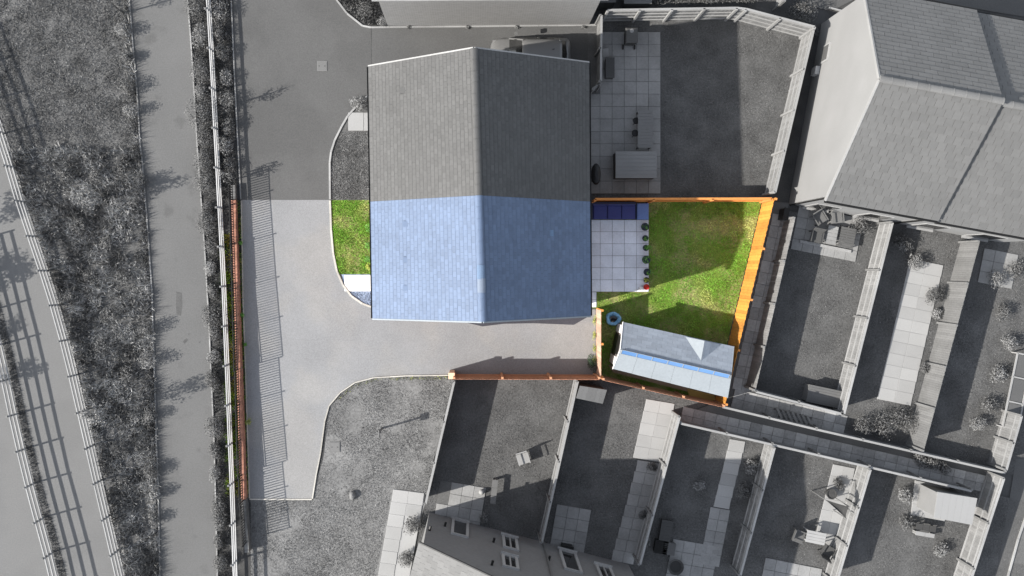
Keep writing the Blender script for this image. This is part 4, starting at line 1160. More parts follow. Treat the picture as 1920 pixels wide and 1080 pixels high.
# ------------------------------------------------------------------ car
def car():
    c = P(993, 108); cx, cy = c.x, 10.42
    L, W = 3.95, 1.72
    t = Thing("car", "silver hatchback parked partly hidden behind the grey roof", "car", (cx, cy, 0))
    def ring(x, hw, zb, zt, sh=.14):
        pts = []
        for (fy, fz) in ((-.9, 0), (-1, .25), (-1, .62), (-.95, .86), (-.82, 1), (.82, 1), (.95, .86), (1, .62), (1, .25), (.9, 0)):
            pts.append((cx + x, cy + fy * hw, zb + (zt - zb) * fz))
        return pts
    xs = [(-1.97, .38, .38, .58), (-1.95, .52, .33, .63), (-1.90, .64, .28, .69), (-1.82, .73, .24, .74), (-1.7, .79, .22, .79), (-1.5, .83, .2, .84), (-1.2, .85, .2, .90), (-.85, .86, .2, .95), (.2, .86, .2, .97), (1.4, .85, .2, .98), (1.78, .82, .24, .96), (1.88, .77, .28, .92), (1.94, .70, .33, .84), (1.97, .58, .38, .70)]
    mb = MB(); mb.loft([ring(*x) for x in xs]); body = t.part("body", mb, MT['carp'], smooth=True)
    def cab(x, hw, z): return [(cx + x, cy - hw, z), (cx + x, cy + hw, z)]
    # glasshouse: lower ring at the belt line, upper ring at the roof
    lo = [(-1.05, .74), (-.6, .80), (1.2, .80), (1.72, .68)]; hi = [(-.38, .56), (-.2, .60), (1.05, .60), (1.38, .52)]
    zb, zt = .93, 1.44
    mb = MB(); roofp = []
    for i in range(3):
        for s in (-1, 1):
            a, b = lo[i], lo[i + 1]; d, e = hi[i + 1], hi[i]
            q = [(cx + a[0], cy + s * a[1], zb), (cx + b[0], cy + s * b[1], zb), (cx + d[0], cy + s * d[1], zt - .04), (cx + e[0], cy + s * e[1], zt - .04)]
            m2 = MB(); m2.add(q if s < 0 else q[::-1], [(0, 1, 2, 3)]); t.part("side_window", m2, MT['dglass'], body)
    m2 = MB(); m2.loft([[(cx + lo[0][0], cy - .74, zb), (cx + lo[0][0], cy + .74, zb)], [(cx - .74, cy - .66, zb + .27), (cx - .74, cy + .66, zb + .27)], [(cx + hi[0][0], cy - .56, zt - .04), (cx + hi[0][0], cy + .56, zt - .04)]], caps=False)
    m2.f = [(0, 1, 3, 2), (2, 3, 5, 4)]
    t.part("windscreen", m2, MT['dglass'], body)
    m2 = MB(); m2.add([(cx + 1.72, cy - .68, zb), (cx + 1.80, cy, zb), (cx + 1.72, cy + .68, zb), (cx + 1.38, cy + .52, zt - .04), (cx + 1.45, cy, zt - .03), (cx + 1.38, cy - .52, zt - .04)], [(0, 1, 4, 5), (1, 2, 3, 4)]); t.part("rear_window", m2, MT['dglass'], body)
    m2 = MB(); rings = []
    for (x, hw, z) in ((-.44, .54, zt - .055), (-.36, .58, zt - .02), (-.1, .62, zt + .01), (.6, .63, zt + .02), (1.1, .61, zt + .005), (1.36, .56, zt - .02), (1.5, .48, zt - .04)):
        rings.append([(cx + x, cy - hw, z - .05), (cx + x, cy - hw, z - .01), (cx + x, cy - hw * .6, z + .02), (cx + x, cy + hw * .6, z + .02), (cx + x, cy + hw, z - .01), (cx + x, cy + hw, z - .05)])
    m2.loft(rings); t.part("roof_panel", m2, MT['carp'], smooth=True)
    for s in (-1, 1):
        m2 = MB()
        for (x0, y0, z0, x1, y1, z1) in ((-1.06, .75, zb - .01, -.38, .57, zt - .02), (.35, .81, zb - .01, .35, .61, zt - .02), (1.72, .69, zb - .01, 1.38, .53, zt - .02)):
            m2.bar((cx + x0, cy + s * y0, z0), (cx + x1, cy + s * y1, z1), .07, .05)
        t.part("pillar", m2, MT['carp'], body)
        m2 = MB(); m2.tube([(cx - .2, cy + s * .60, zt + .05), (cx + 1.1, cy + s * .60, zt + .055)], .02, 6); t.part("roof_bar", m2, MT['black'])
        m2 = MB(); m2.box(cx - .72, cy + s * .97, .90, .14, .2, .13); t.part("wing_mirror", m2, MT['carp'])
        m2 = MB(); m2.box(cx - 1.76, cy + s * .60, .62, .22, .24, .12); t.part("headlight", m2, grey(.2, rough=.15))
        m2 = MB(); m2.box(cx + 1.86, cy + s * .66, .66, .16, .2, .2); t.part("tail_light", m2, grey(.08))
        for x in (-1.22, 1.25):
            m2 = MB(); m2.tube([(cx + x, cy + s * .68, .3), (cx + x, cy + s * .875, .3)], .3, 16); wh = t.part("wheel", m2, MT['black'])
            m2 = MB(); m2.tube([(cx + x, cy + s * .86, .3), (cx + x, cy + s * .885, .3)], .19, 12); t.part("rim", m2, MT['carp'], wh)
    m2 = MB(); m2.tube([(cx + 1.0, cy + .1, zt), (cx + 1.12, cy + .1, zt + .14)], .012, 5); t.part("aerial", m2, MT['black'])
car()


# ------------------------------------------------------------------ grey garden objects
def table(label, px, py, w, l, rot, mat, h=.72, planks=6, cat="table", name="garden_table"):
    p = P(px, py); t = Thing(name, label, cat, p)
    ca, sa = math.cos(rot), math.sin(rot); X = Vector((ca, sa, 0)); Y = Vector((-sa, ca, 0))
    for i in range(planks):
        o = p - X * w / 2 - Y * l / 2 + Y * (l * i / planks); mb = MB(); mb.obox(o + Vector((0, 0, h - .03)), X * w, Y * (l / planks - .012), (0, 0, .03)); t.part("plank", mb, mat)
    for a in (-1, 1):
        for b in (-1, 1):
            q = p + X * a * (w / 2 - .06) + Y * b * (l / 2 - .06); mb = MB(); mb.box(q.x, q.y, 0.02, .06, .06, h - .05, rot); t.part("leg", mb, mat)
    return t


def chair(label, px, py, rot, mat, name="garden_chair", w=.55):
    p = P(px, py); t = Thing(name, label, "chair", p)
    ca, sa = math.cos(rot), math.sin(rot); X = Vector((ca, sa, 0)); Y = Vector((-sa, ca, 0))
    mb = MB(); mb.obox(p - X * w / 2 - Y * w / 2 + Vector((0, 0, .42)), X * w, Y * w, (0, 0, .05)); t.part("seat", mb, mat)
    mb = MB(); mb.obox(p - X * w / 2 + Y * w * .45 + Vector((0, 0, .45)), X * w, Y * .05, Vector((0, 0, .45)) + Y * .12); t.part("backrest", mb, mat)
    for a in (-1, 1):
        for b in (-1, 1):
            q = p + X * a * (w / 2 - .03) + Y * b * (w / 2 - .03); mb = MB(); mb.box(q.x, q.y, .02, .04, .04, .41, rot); t.part("leg", mb, mat)
        q = p + X * a * (w / 2) - Y * w / 2; mb = MB(); mb.obox(q + Vector((0, 0, .62)) - X * .025, X * .05, Y * w, (0, 0, .03)); t.part("armrest", mb, mat)
    return t


def chest(label, px, py, w, l, rot, h, mat, lidm, name="storage_box", ridge=.0, cat="storage box"):
    p = P(px, py); t = Thing(name, label, cat, p)
    ca, sa = math.cos(rot), math.sin(rot); X = Vector((ca, sa, 0)); Y = Vector((-sa, ca, 0))
    mb = MB(); mb.obox(p - X * w / 2 - Y * l / 2 + Vector((0, 0, .03)), X * w, Y * l, (0, 0, h - .1)); t.part("body", mb, mat)
    o = p - X * (w / 2 + .03) - Y * (l / 2 + .03)
    W2, L2 = w + .06, l + .06
    mb = MB(); n = 7
    ring = []
    for k in range(n + 1):
        f = k / n; ring.append(o + Y * L2 * f + Vector((0, 0, h - .06 + ridge * math.sin(math.pi * f))))
    prof = [o + Vector((0, 0, h - .12))] + ring + [o + Y * L2 + Vector((0, 0, h - .12))]
    mb.loft([[q for q in prof], [q + X * W2 for q in prof]]); lid = t.part("lid", mb, lidm)
    for k in range(1, n):
        q = ring[k]; mb = MB(); mb.obox(q + X * .04 - Y * .012 + Vector((0, 0, -.003)), X * (W2 - .08), Y * .024, (0, 0, .014)); t.part("lid_rib", mb, lidm, lid)
    return t


p = P(1178, 76); t = Thing("wheelie_bin", "dark wheeled bin with a pale label on the upper patio", "bin", p)
mb = MB(); mb.loft([[(p.x - .22, p.y - .28, .08), (p.x + .22, p.y - .28, .08), (p.x + .22, p.y + .26, .08), (p.x - .22, p.y + .26, .08)], [(p.x - .28, p.y - .34, .98), (p.x + .28, p.y - .34, .98), (p.x + .28, p.y + .36, .98), (p.x - .28, p.y + .36, .98)]]); t.part("body", mb, grey(.075))
mb = MB(); mb.loft([[(p.x - .3, p.y - .36, .985), (p.x + .3, p.y - .36, .985), (p.x + .3, p.y + .38, .985), (p.x - .3, p.y + .38, .985)], [(p.x - .25, p.y - .3, 1.05), (p.x + .25, p.y - .3, 1.05), (p.x + .25, p.y + .32, 1.05), (p.x - .25, p.y + .32, 1.05)]]); ld = t.part("lid", mb, grey(.085))
mb = MB(); mb.lathe(p.x, p.y + .22, [(.1, 1.05), (.1, 1.056)], 14); t.part("label", mb, MT['kerb'], ld)
for s in (-1, 1):
    mb = MB(); mb.tube([(p.x + s * .26, p.y - .36, .12), (p.x + s * .32, p.y - .36, .12)], .12, 12); t.part("wheel", mb, MT['black'])
mb = MB(); mb.tube([(p.x - .26, p.y - .40, .93), (p.x + .26, p.y - .40, .93)], .02, 6); t.part("handle", mb, MT['black'])
t = Thing("white_board", "small white board leaning beside the dark chest on the upper patio", "board", P(1136, 101))
p = P(1136, 101); mb = MB(); mb.obox((p.x - .14, p.y - .2, .06), (.28, .04, .02), (-.05, .4, .12), (0, 0, .03)); t.part("board", mb, MT['slab_grey']); mb = MB(); mb.box(p.x, p.y + .18, .05, .05, .05, .12, .1); t.part("prop", mb, MT['fpost'])
chest("narrow dark chest against the side fence on the upper patio", 1141, 131, .38, .95, 0, .6, grey(.06), grey(.07))
table("long pale plank table on the upper patio", 1205, 246, .72, 1.85, 0, grey(.16, island=.1, fine=.1), planks=12)
for (x, y, lab) in ((1190, 229, "upper of two small black stools left of the plank table"), (1188, 252, "lower of two small black stools left of the plank table")):
    p = P(x, y); t = Thing("stool", lab, "stool", p); mb = MB(); mb.lathe(p.x, p.y, [(.15, .42), (.17, .45), (.15, .48)], 14); t.part("seat", mb, MT['black'])
    for k in range(3):
        a = k * 2.09; mb = MB(); mb.tube([(p.x + .1 * math.cos(a), p.y + .1 * math.sin(a), .43), (p.x + .16 * math.cos(a), p.y + .16 * math.sin(a), .05)], .015, 5); t.part("leg", mb, MT['black'])
chest("large ribbed grey storage box at the lower end of the upper patio", 1186, 313, 1.95, 1.25, 0, 1.05, grey(.055), grey(.19, fine=.03), ridge=.08)
p = P(1113, 330); t = Thing("barbecue", "black oval covered barbecue against the rear wall of the grey roofed house", "barbecue", p)
mb = MB(); mb.lathe(p.x, p.y, [(.3, .5), (.42, .75), (.44, .9), (.38, 1.02), (.15, 1.1)], 20, .55, 1.2); t.part("hood", mb, MT['black'])
for k in range(4):
    a = .8 + k * 1.57; mb = MB(); mb.tube([(p.x + .14 * math.cos(a), p.y + .35 * math.sin(a), .55), (p.x + .18 * math.cos(a), p.y + .4 * math.sin(a), .05)], .02, 5); t.part("leg", mb, MT['black'])

# gardens behind the white house
chair("tilted grey chair nearest the white house on the first patio", 1530, 410, .55, grey(.11))
chair("grey chair right of the tilted chair on the first patio", 1562, 409, .1, grey(.12))
chair("dark square chair at the lower left of the first patio", 1524, 445, -.2, grey(.07))
table("small pale table between the chairs on the first patio", 1553, 441, .5, .9, -.2, MT['slab_g'], h=.5, planks=5)
t_ = table("slatted dark grey bench at the right of the first patio", 1582, 446, .75, 1.0, -.2, grey(.085, island=.1), h=.45, planks=8, cat="bench", name="garden_bench")
mb = MB(); p = P(1546, 462); mb.box(p.x, p.y, .02, 2.6, .14, .12, -.2); o = struct("planter_edge", mb, MT['kerb'], kind=None); tag(o, "pale edging board along the lower side of the first patio", "edging")
chest("grey storage box in the lower corner of the first garden", 1537, 740, 1.7, .8, -.21, .75, grey(.13), grey(.12), ridge=.05)
p = P(1463, 403); mb = MB(); mb.box(p.x, p.y, .05, .2, .55, .8, -.2); mb.box(p.x, p.y, .85, .26, .6, .05, -.2)
o = struct("bin", mb, MT['black'], kind=None); tag(o, "narrow black bin in the alley beside the lined fence", "bin")
t = Thing("pallet", "timber pallet leaning in the alley below the grey storage box", "pallet", P(1480, 774))
for i in range(7):
    a = P(1455 + i * 9.5, 764 + i * 2.6); b = P(1464 + i * 9.5, 784 + i * 2.4); mb = MB(); mb.bar(a + Vector((0, 0, .16)), b + Vector((0, 0, .16)), .11, .03); t.part("slat", mb, grey(.2, orand=.2))
for k in (0, 1):
    a = P(1450 + k * 8, 766 + k * 14); b = P(1520 + k * 8, 784 + k * 14); mb = MB(); mb.bar(a + Vector((0, 0, .09)), b + Vector((0, 0, .09)), .09, .1); t.part("bearer", mb, grey(.1))


def bush(label, px, py, r, hgt, mat, n=170, leaf=.10, name="shrub", group=None, cat="shrub", shape=(1, 1), z=0):
    p = P(px, py); t = Thing(name, label, cat, p, group)
    mb = MB()
    for k in range(random.randint(3, 5)):
        a = random.uniform(0, 6.28); mb.tube([(p.x, p.y, z), (p.x + r * .35 * math.cos(a), p.y + r * .35 * math.sin(a), z + hgt * .55), (p.x + r * .6 * math.cos(a), p.y + r * .6 * math.sin(a), z + hgt * .85)], [.02, .013, .006], 4)
    t.part("stem", mb, MT['bark'])
    mb = MB()
    lobes = 4
    for k in range(lobes):
        a = random.uniform(0, 6.28); q = r * random.uniform(.1, .45)
        mb.leaves((p.x + q * math.cos(a) * shape[0], p.y + q * math.sin(a) * shape[1], z + hgt * random.uniform(.45, .62)), (r * .68 * shape[0], r * .68 * shape[1], hgt * .42), int(n * 2.8) // lobes, leaf * .85)
    t.part("foliage", mb, mat)
    return t


STRIP = [(374, 22, .75, 0), (376, 70, .6, 1), (382, 128, .7, 0), (378, 172, .4, 1), (380, 215, .95, 0), (388, 262, .55, 0), (385, 305, .7, 0), (388, 345, .65, 0), (392, 395, .45, 1),
         (394, 428, .72, 0), (400, 462, .5, 1), (398, 500, .45, 1), (401, 545, .4, 1), (402, 590, .62, 0), (405, 622, .5, 0), (403, 668, .4, 1), (404, 712, .5, 0), (407, 792, .68, 0), (405, 840, .45, 1),
         (408, 885, .4, 1), (413, 945, .5, 0), (415, 972, .5, 0), (412, 1012, .35, 1), (416, 1052, .5, 0)]
for i, (x, y, r, k) in enumerate(STRIP):
    r *= 1.12
    bush("%s shrub from the top along the right edge of the footpath" % ORD[i], x, y, r, r * 1.25, MT['leafl'] if (k and i % 2) else MT['leaf'], n=int(760 * r + 80), leaf=.11, group="shrubs along the footpath", shape=(.8, 1.1))
INN = [(418, 25, .6), (416, 62, .5), (424, 100, .55), (428, 150, .5), (428, 190, .6), (430, 232, .55), (426, 272, .5), (436, 312, .5)]
for i, (x, y, r) in enumerate(INN):
    bush("%s shrub from the top between the rail fence and the road" % ORD[i], x, y, r, r * 1.3, MT['leaf'] if i % 3 else MT['leafl'], n=int(480 * r + 60), leaf=.12, group="shrubs between rail fence and road", shape=(.85, 1.2))
for i, (x, y, r) in enumerate(((468, 790, .2), (452, 455, .16), (456, 590, .14), (462, 645, .12))):
    bush("%s little green weed clump from the top against the red brick wall's drive side" % ORD[i] if i else "green leafy weed clump standing on the driveway below the middle of the red wall", x, y, r, .35, MT['leafc'] if i else MT['leafy'], n=60, leaf=.08, name="weed_clump", cat="weed", group="weeds along the wall")
bush("pale rounded shrub at the top of the small front garden", 676, 196, .52, .6, MT['leafl'], n=380, leaf=.12)
for i, (x, y) in enumerate(((694, 460), (692, 484), (695, 500), (694, 428))):
    bush(("yellow flowering" if i == 2 else "small leafy") + " plant against the blue roofed house, %s from the top" % ORD[(1, 2, 3, 0)[i]], x, y, .26, .4, MT['leafy'] if i == 2 else MT['leafc'], n=90, leaf=.09, name="border_plant", cat="plant", group="plants by the front wall")
for i, (x, y) in enumerate(WALL_WEEDS):
    bush("%s little pale weed from the left along the foot of the top brick wall" % ORD[i], x, y, .13, .2, MT['leafl'], n=50, leaf=.08, name="weed_clump", cat="weed", group="weeds at the top wall")
bush("grey shrub at the tip of the corner bed by the top house", 718, 44, .35, .5, MT['leafl'], n=200, leaf=.1)
bush("dark spreading shrub in the middle of the corner bed", 690, 18, .6, .7, MT['leaf'], n=320, leaf=.12)
for i, (x, y) in enumerate(((1113, 600), (1113, 628), (1114, 652), (1114, 676))):
    bush("%s yellow green weed from the top at the foot of the pink fence" % ORD[i], x, y, .2, .45, MT['leafy'], n=80, leaf=.07, name="weed_clump", cat="weed", group="weeds at the pink fence", shape=(.6, 1.6))
bush("dark green ivy clump at the lower end of the pink fence", 1108, 682, .42, .75, M("ivy_leaf", (.02, .045, .02), island=.5), n=260, leaf=.09, name="ivy", cat="ivy", shape=(.7, 1.5))
for i, (x, y, r, k, lab) in enumerate(((1608, 425, .55, 0, "dark leafy shrub beside the first patio"), (1690, 455, .6, 0, "dark shrub at the head of the second garden"), (1712, 490, .55, 1, "pale shrub below the dark shrub in the second garden"),
        (1745, 552, .6, 0, "shrub overhanging the white path in the second garden"), (1752, 590, .4, 1, "small pale shrub halfway down the second garden"), (1733, 690, .42, 0, "small dark shrub near the lower end of the white path"),
        (1610, 800, .75, 0, "left of the three dark shrubs at the lower end of the second garden"), (1650, 795, .8, 0, "middle of the three dark shrubs at the lower end of the second garden"), (1690, 785, .8, 0, "right of the three dark shrubs at the lower end of the second garden"),
        (1862, 520, .55, 1, "flowering shrub at the top of the third garden"), (1898, 505, .6, 0, "dark shrub at the right edge in the third garden"), (1878, 585, .5, 0, "dark shrub left of the trellis in the third garden"),
        (1885, 640, .5, 1, "pale shrub at the upper end of the greenhouse frame"), (1868, 700, .5, 1, "pale shrub beside the middle of the greenhouse frame"), (1850, 760, .55, 0, "dark shrub low in the third garden"), (1828, 790, .5, 1, "pale shrub at the lowest corner of the third garden"),
        (1720, 862, .45, 1, "left pale plant in the lower alley"), (1765, 878, .4, 1, "middle pale plant in the lower alley"), (1745, 868, .5, 0, "dark plant in the lower alley"),
        (1405, 870, .5, 1, "pale bush in the third bottom garden by its right fence"), (1395, 920, .5, 0, "dark bush in the third bottom garden by its right fence"), (1210, 1010, .35, 0, "small dark bush at the foot of the second bottom garden"),
        (1222, 875, .3, 0, "small dark plant beside the slab path of the second bottom garden"), (1204, 962, .28, 0, "little round plant lower on the slab path of the second bottom garden"),
        (1690, 930, .5, 1, "pale bush left of the flat roofed shed"), (1695, 975, .5, 0, "dark bush below the pale bush in the fifth bottom garden"), (1760, 1030, .5, 1, "pale bush at the foot of the fifth bottom garden"),
        (1497, 22, .9, 0, "dark hedge bush at the top right beside the trellis"), (1525, 60, .4, 0, "small dark shrub by the white gable wall"), (775, 985, .6, 0, "dark shrub between the white path and the bottom terrace"), (765, 1040, .6, 0, "second dark shrub lower between white path and terrace"),
        (1570, 905, .35, 0, "dark shrub against the right fence of the fourth bottom garden"), (1310, 905, .4, 1, "pale clump in the middle of the third bottom garden"))):
    bush(lab, x, y, r, r * 1.2, MT['leafl'] if k else MT['leaf'], n=int(420 * r + 60), leaf=.13)
HED = [(1235, -2), (1275, -4), (1315, -3), (1355, -5), (1390, -2)]
for i, (x, y) in enumerate(HED):
    bush("%s dark hedge plant from the left above the pale slatted fence" % ORD[i], x, y, .75, 1.1, MT['leaf'], n=330, leaf=.13, name="hedge_plant", cat="hedge", group="hedge at the top edge", shape=(1.4, .7))


# trees: sparse saplings
def sapling(label, px, py, h, cr, mat, n=420, leaf=.12, name="sapling_tree", group="saplings on the bank", cz=.72, sq=1.0):
    p = P(px, py); t = Thing(name, label, "tree", p, group)
    mb = MB(); lean = random.uniform(-.1, .1)
    top = Vector((p.x + lean, p.y + lean, h * .95))
    mb.tube([(p.x, p.y, -.05), (p.x + lean * .3, p.y, h * .35), (p.x + lean * .7, p.y + lean * .5, h * .7), top], [.045, .035, .022, .006], 6)
    trunk = t.part("trunk", mb, MT['bark'])
    mb = MB(); cl = MB()
    for k in range(12):
        z = h * random.uniform(.42, .9); a = random.uniform(0, 6.28); l = cr * random.uniform(.5, 1.0) * (1.15 - .5 * z / h)
        b = Vector((p.x + lean * z / h, p.y + lean * .5, z)); e = b + Vector((math.cos(a) * l, math.sin(a) * l, l * .7))
        mb.tube([b, b.lerp(e, .5) + Vector((0, 0, .04)), e], [.014, .009, .004], 4)
        cl.leaves(b.lerp(e, .7), (l * .45, l * .45, h * .13 * sq), n // 12, leaf)
    t.part("limbs", mb, MT['bark'], trunk)
    t.part("crown", cl, mat)
    return t


sapling("slender sapling low on the bank throwing a long shadow over the footpath", 212, 763, 3.2, .75, MT['leafl'], n=900, leaf=.14)
sapling("sapling higher on the bank whose shadow crosses the footpath near mid height", 196, 372, 3.0, .7, MT['leafl'], n=800, leaf=.14)
sapling("sapling at the upper footpath edge near the top of the picture", 232, 25, 2.2, .75, MT['leaf'], n=420)
sapling("thin sapling in the strip beside the road, upper one of two", 436, 196, 1.7, .5, MT['leaf'], n=220)
sapling("thin sapling in the strip beside the road, lower one of two", 434, 338, 1.5, .5, MT['leaf'], n=240)
for i, (x, y, h, c) in enumerate(((-165, 445, 3.6, 1.5), (-215, 530, 4.2, 1.7), (-130, 560, 3.2, 1.2))):
    sapling("broad tree off the left edge shading the upper lane, %s from the top" % ORD[i], x, y, h, c, MT['leaf'], n=1300, leaf=.2, name="broad_tree", group="trees left of the lane")
for i, (x, y, h, c) in enumerate(((-70, 640, 2.0, .75), (-50, 720, 2.2, .8))):
    sapling("bushy young tree beside the leftmost rail fence, %s one" % ("upper", "lower")[i], x, y, h, c, MT['leaf'], n=900, leaf=.14, name="young_tree", group="young trees by the leftmost fence")
EDGE = [(240, 60, .5), (247, 110, .4), (252, 165, .55), (256, 210, .45), (275, 345, .5), (286, 615, .55), (288, 675, .5), (291, 780, .45), (294, 880, .5), (296, 925, .45), (296, 970, .4)]
for i, (x, y, r) in enumerate(EDGE):
    bush("%s leafy clump from the top on the left edge of the footpath" % ORD[i], x - 4, y, r, r * 1.7, MT['leaf'] if i % 3 else MT['leafl'], n=240, leaf=.12, group="leafy clumps on the footpath edge", name="bank_shrub")
for i in range(16):
    x, y = ((130, 330), (95, 350), (185, 330), (235, 320), (150, 420), (205, 455), (110, 430), (240, 520), (175, 520), (140, 560), (215, 590), (190, 650), (245, 700), (232, 840), (240, 900), (225, 960))[i]
    bush("%s dark clump, counted downwards, in the tangled bank grass" % ORD[i], x, y, random.uniform(.45, .75), .5, MT['leaf'], n=200, leaf=.13, name="bank_shrub", group="dark clumps in the bank grass", cat="shrub")

# ------------------------------------------------------------------ open lawn details
def manhole(label, px, py, w, l, mat, z=.0, rot=0, name="manhole_cover"):
    p = P(px, py); t = Thing(name, label, "manhole cover", (p.x, p.y, z))
    mb = MB(); mb.box(p.x, p.y, z - .01, w, l, .028, rot); fr = t.part("frame", mb, grey(.15))
    mb = MB(); mb.box(p.x, p.y, z + .012, w * .84, l * .84, .012, rot); cv = t.part("cover", mb, mat)
    for s in (-1, 1):
        mb = MB(); mb.box(p.x + s * w * .28, p.y, z + .0235, .06, .03, .004, rot); t.part("key_hole", mb, MT['black'], cv)


manhole("square manhole cover in the grey road near the top", 604, 124, .5, .5, grey(.135), z=.016)
manhole("square concrete cover in the open lawn near the drive corner", 628, 838, .5, .5, grey(.16), z=.02)
p = P(661, 928); t = Thing("stone", "small pale upright stone in the open lawn", "stone", p); mb = MB(); mb.lathe(p.x, p.y, [(.16, 0), (.2, .1), (.15, .22), (.05, .27)], 10, .8, 1.2, .1); t.part("stone_block", mb, grey(.16))
p = P(716, 803); t = Thing("signpost", "slim timber post in the open lawn with a long shadow", "post", p); mb = MB(); mb.box(p.x, p.y, 0, .08, .08, 1.55); t.part("post", mb, MT['fpost']); mb = MB(); mb.box(p.x, p.y, 1.3, .04, .34, .26); t.part("plate", mb, MT['fpost'])
p = P(848, 698); t = Thing("fence_pillar", "pale square pillar at the left end of the red cedar fence", "pillar", p); mb = MB(); mb.box(p.x, p.y, 0, .24, .24, 1.5); t.part("shaft", mb, M("peach_timber", (.62, .42, .28))); mb = MB(); mb.box(p.x, p.y, 1.5, .3, .3, .06); t.part("cap", mb, M("peach_cap", (.66, .46, .32)))

# bottom gardens furniture
def small_shed(label, px4, z, rise, rm, wm, name="shed", planks=True):
    a, b, c_, d = [P(x, y, z) for x, y in px4]
    ce = (a + c_) / 2; t = Thing(name, label, "shed", (ce.x, ce.y, 0))
    mb = MB(); ins = [p.lerp(ce, .08) for p in (a, b, c_, d)]; mb.prism([(p.x, p.y) for p in ins], 0, z - .03); t.part("wall", mb, wm)
    n = 6
    a2, d2 = a + Vector((0, 0, rise)), d + Vector((0, 0, rise))
    for i in range(n):
        q = [a2.lerp(b, i / n), d2.lerp(c_, i / n), d2.lerp(c_, (i + .985) / n), a2.lerp(b, (i + .985) / n)]
        mb = MB(); mb.loft([[p for p in q], [p + Vector((0, 0, .03)) for p in q]] if (q[1] - q[0]).cross(q[3] - q[0]).z > 0 else [[p for p in q[::-1]], [p + Vector((0, 0, .03)) for p in q[::-1]]]); t.part("roof_board", mb, rm)
    return t
small_shed("small grey plank roofed shed in the second bottom garden", ((1086, 722), (1138, 731), (1130, 757), (1079, 745)), 1.5, .25, grey(.14, orand=.1), grey(.1))
small_shed("flat pale roofed shed in the fifth bottom garden", ((1757, 922), (1832, 934), (1822, 984), (1750, 970)), 1.9, .02, grey(.255, var=.03, fine=.02), grey(.18))
chair("white plastic chair on the lawn of the first bottom garden", 980, 856, .3, MT['grail'])
p = P(903, 921); t = Thing("ball", "white ball on the first bottom patio", "ball", p); mb = MB(); mb.lathe(p.x, p.y, [(.02, .047), (.1, .08), (.14, .17), (.1, .27), (.02, .31)], 14); t.part("shell", mb, MT['kerb'], smooth=True)
table("thin grey bench standing on the first bottom garden's lawn", 926, 918, .28, 1.2, -.1, grey(.12), h=.45, planks=3, cat="bench", name="garden_bench")
bush("round grey plant at the corner of the first bottom patio", 908, 968, .35, .45, MT['leafl'], n=180, leaf=.1)
chest("black barbecue box on the second bottom patio", 1061, 1025, .55, .38, -.17, .7, MT['black'], MT['black'], cat="barbecue", name="barbecue")
for (x, y, w, l, v, lab) in ((1246, 992, .5, 1.0, .06, "dark end seat of the corner sofa in the third bottom garden"), (1237, 1022, .6, .6, .012, "black cushion seat of the third bottom garden"), (1252, 1025, .55, .55, .1, "grey footstool beside the black cushion seat")):
    chest(lab, x, y, w, l, -.17, .42, grey(v), grey(v), name="seat", cat="seat")
p = P(1265, 1060); t = Thing("fire_bowl", "round dark bowl on the third bottom patio", "bowl", p); mb = MB(); mb.lathe(p.x, p.y, [(.2, .05), (.4, .3), (.38, .3), (.2, .14)], 18); t.part("bowl", mb, grey(.06)); mb = MB(); mb.lathe(p.x, p.y, [(.1, .2), (.34, .22)], 14); t.part("ash", mb, grey(.03))
p = P(1554, 923); t = Thing("planter", "round dark planter on the path of the fourth bottom garden", "planter", p); mb = MB(); mb.lathe(p.x, p.y, [(.2, .05), (.26, .4), (.22, .4), (.2, .34)], 16); t.part("pot", mb, grey(.05)); mb = MB(); mb.lathe(p.x, p.y, [(.05, .36), (.21, .35)], 12); t.part("soil", mb, MT['soil'])
t = Thing("shade_sail", "dark triangular shade sail over the path of the fourth bottom garden", "shade sail", P(1560, 938))
A_, B_, C_ = P(1546, 936, 1.7), P(1592, 950, 1.9), P(1586, 972, 1.6)
mb = MB(); vs = []; n_ = 6
idx = {}
for i in range(n_ + 1):
    for k in range(n_ + 1 - i):
        f, h_ = i / n_, k / n_; w_ = 1 - f - h_; q = A_ * w_ + B_ * f + C_ * h_
        cen = (A_ + B_ + C_) / 3; sag = 27 * f * h_ * w_; edge = max(f * h_, h_ * w_, f * w_) * .5
        q = q.lerp(cen, edge * (1 - sag) * .8); q.z -= .12 * sag; idx[(i, k)] = len(vs); vs.append(q)
fs = []
for i in range(n_):
    for k in range(n_ - i):
        fs.append((idx[(i, k)], idx[(i + 1, k)], idx[(i, k + 1)]))
        if k < n_ - i - 1: fs.append((idx[(i + 1, k)], idx[(i + 1, k + 1)], idx[(i, k + 1)]))
mb.add(vs, fs); t.part("canopy", mb, grey(.035))
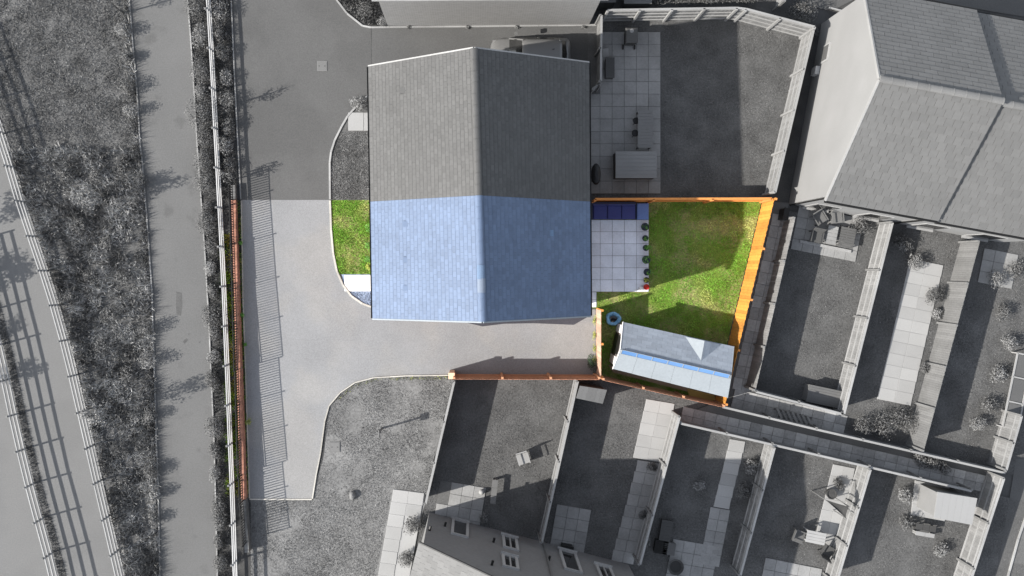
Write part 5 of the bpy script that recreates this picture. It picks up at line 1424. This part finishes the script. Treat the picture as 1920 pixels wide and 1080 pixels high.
for q in (A_, B_, C_):
    mb = MB(); mb.tube([(q.x, q.y, 0), (q.x, q.y, q.z + .08)], .025, 6); t.part("pole", mb, MT['fpost'])
table("white table on the lower part of the fourth bottom garden", 1520, 1000, .95, .6, -.2, MT['slab_grey'], planks=4)
chair("grey chair beside the white table in the fourth bottom garden", 1492, 1000, 1.2, grey(.1))
chair("dark chair below the white table in the fourth bottom garden", 1545, 1028, 2.6, grey(.06))
table("dark bench below the flat pale shed", 1728, 985, .3, 1.0, 1.4, grey(.045), h=.45, planks=3, cat="bench", name="garden_bench")
table("pale bench under the dark bench in the fifth bottom garden", 1727, 998, .2, .95, 1.4, MT['grail'], h=.4, planks=2, cat="bench", name="garden_bench")
# greenhouse frame at the right edge
t = Thing("greenhouse_frame", "white framed cold frame with panes at the right edge", "cold frame", P(1900, 720))
for (x0, y0, x1, y1) in ((1908, 662, 1880, 800), (1935, 668, 1908, 808), (1908, 662, 1935, 668), (1899, 706, 1926, 712), (1890, 752, 1917, 758), (1880, 800, 1908, 808)):
    a, b = P(x0, y0, .5), P(x1, y1, .5); mb = MB(); mb.bar(a, b, .07, .07); t.part("frame_bar", mb, MT['grail'])
for (x0, y0) in ((1908, 662), (1899, 706), (1890, 752)):
    a = P(x0 + 2, y0 + 3, .48); b = P(x0 + 25, y0 + 8, .48); c_ = P(x0 - 7, y0 + 44, .48)
    mb = MB(); mb.obox(a, b - a, c_ - a, (0, 0, .012)); t.part("pane", mb, grey(.09, rough=.15))
for (x0, y0) in ((1908, 662), (1880, 800), (1935, 668), (1908, 808)):
    a = P(x0, y0, .5); mb = MB(); mb.box(a.x, a.y, 0, .06, .06, .47); t.part("leg", mb, MT['grail'])
# glimpse of the yard beyond the top fence
chest("left grey shed roof edge at the top beside the house", 1131, -2, .85, 1.0, 0, 1.3, grey(.08), grey(.10), name="garden_store", cat="store")
chest("wider pale store beyond the top fence", 1190, -3, 1.3, 1.0, 0, 1.0, grey(.12), grey(.15), name="garden_store", cat="store")
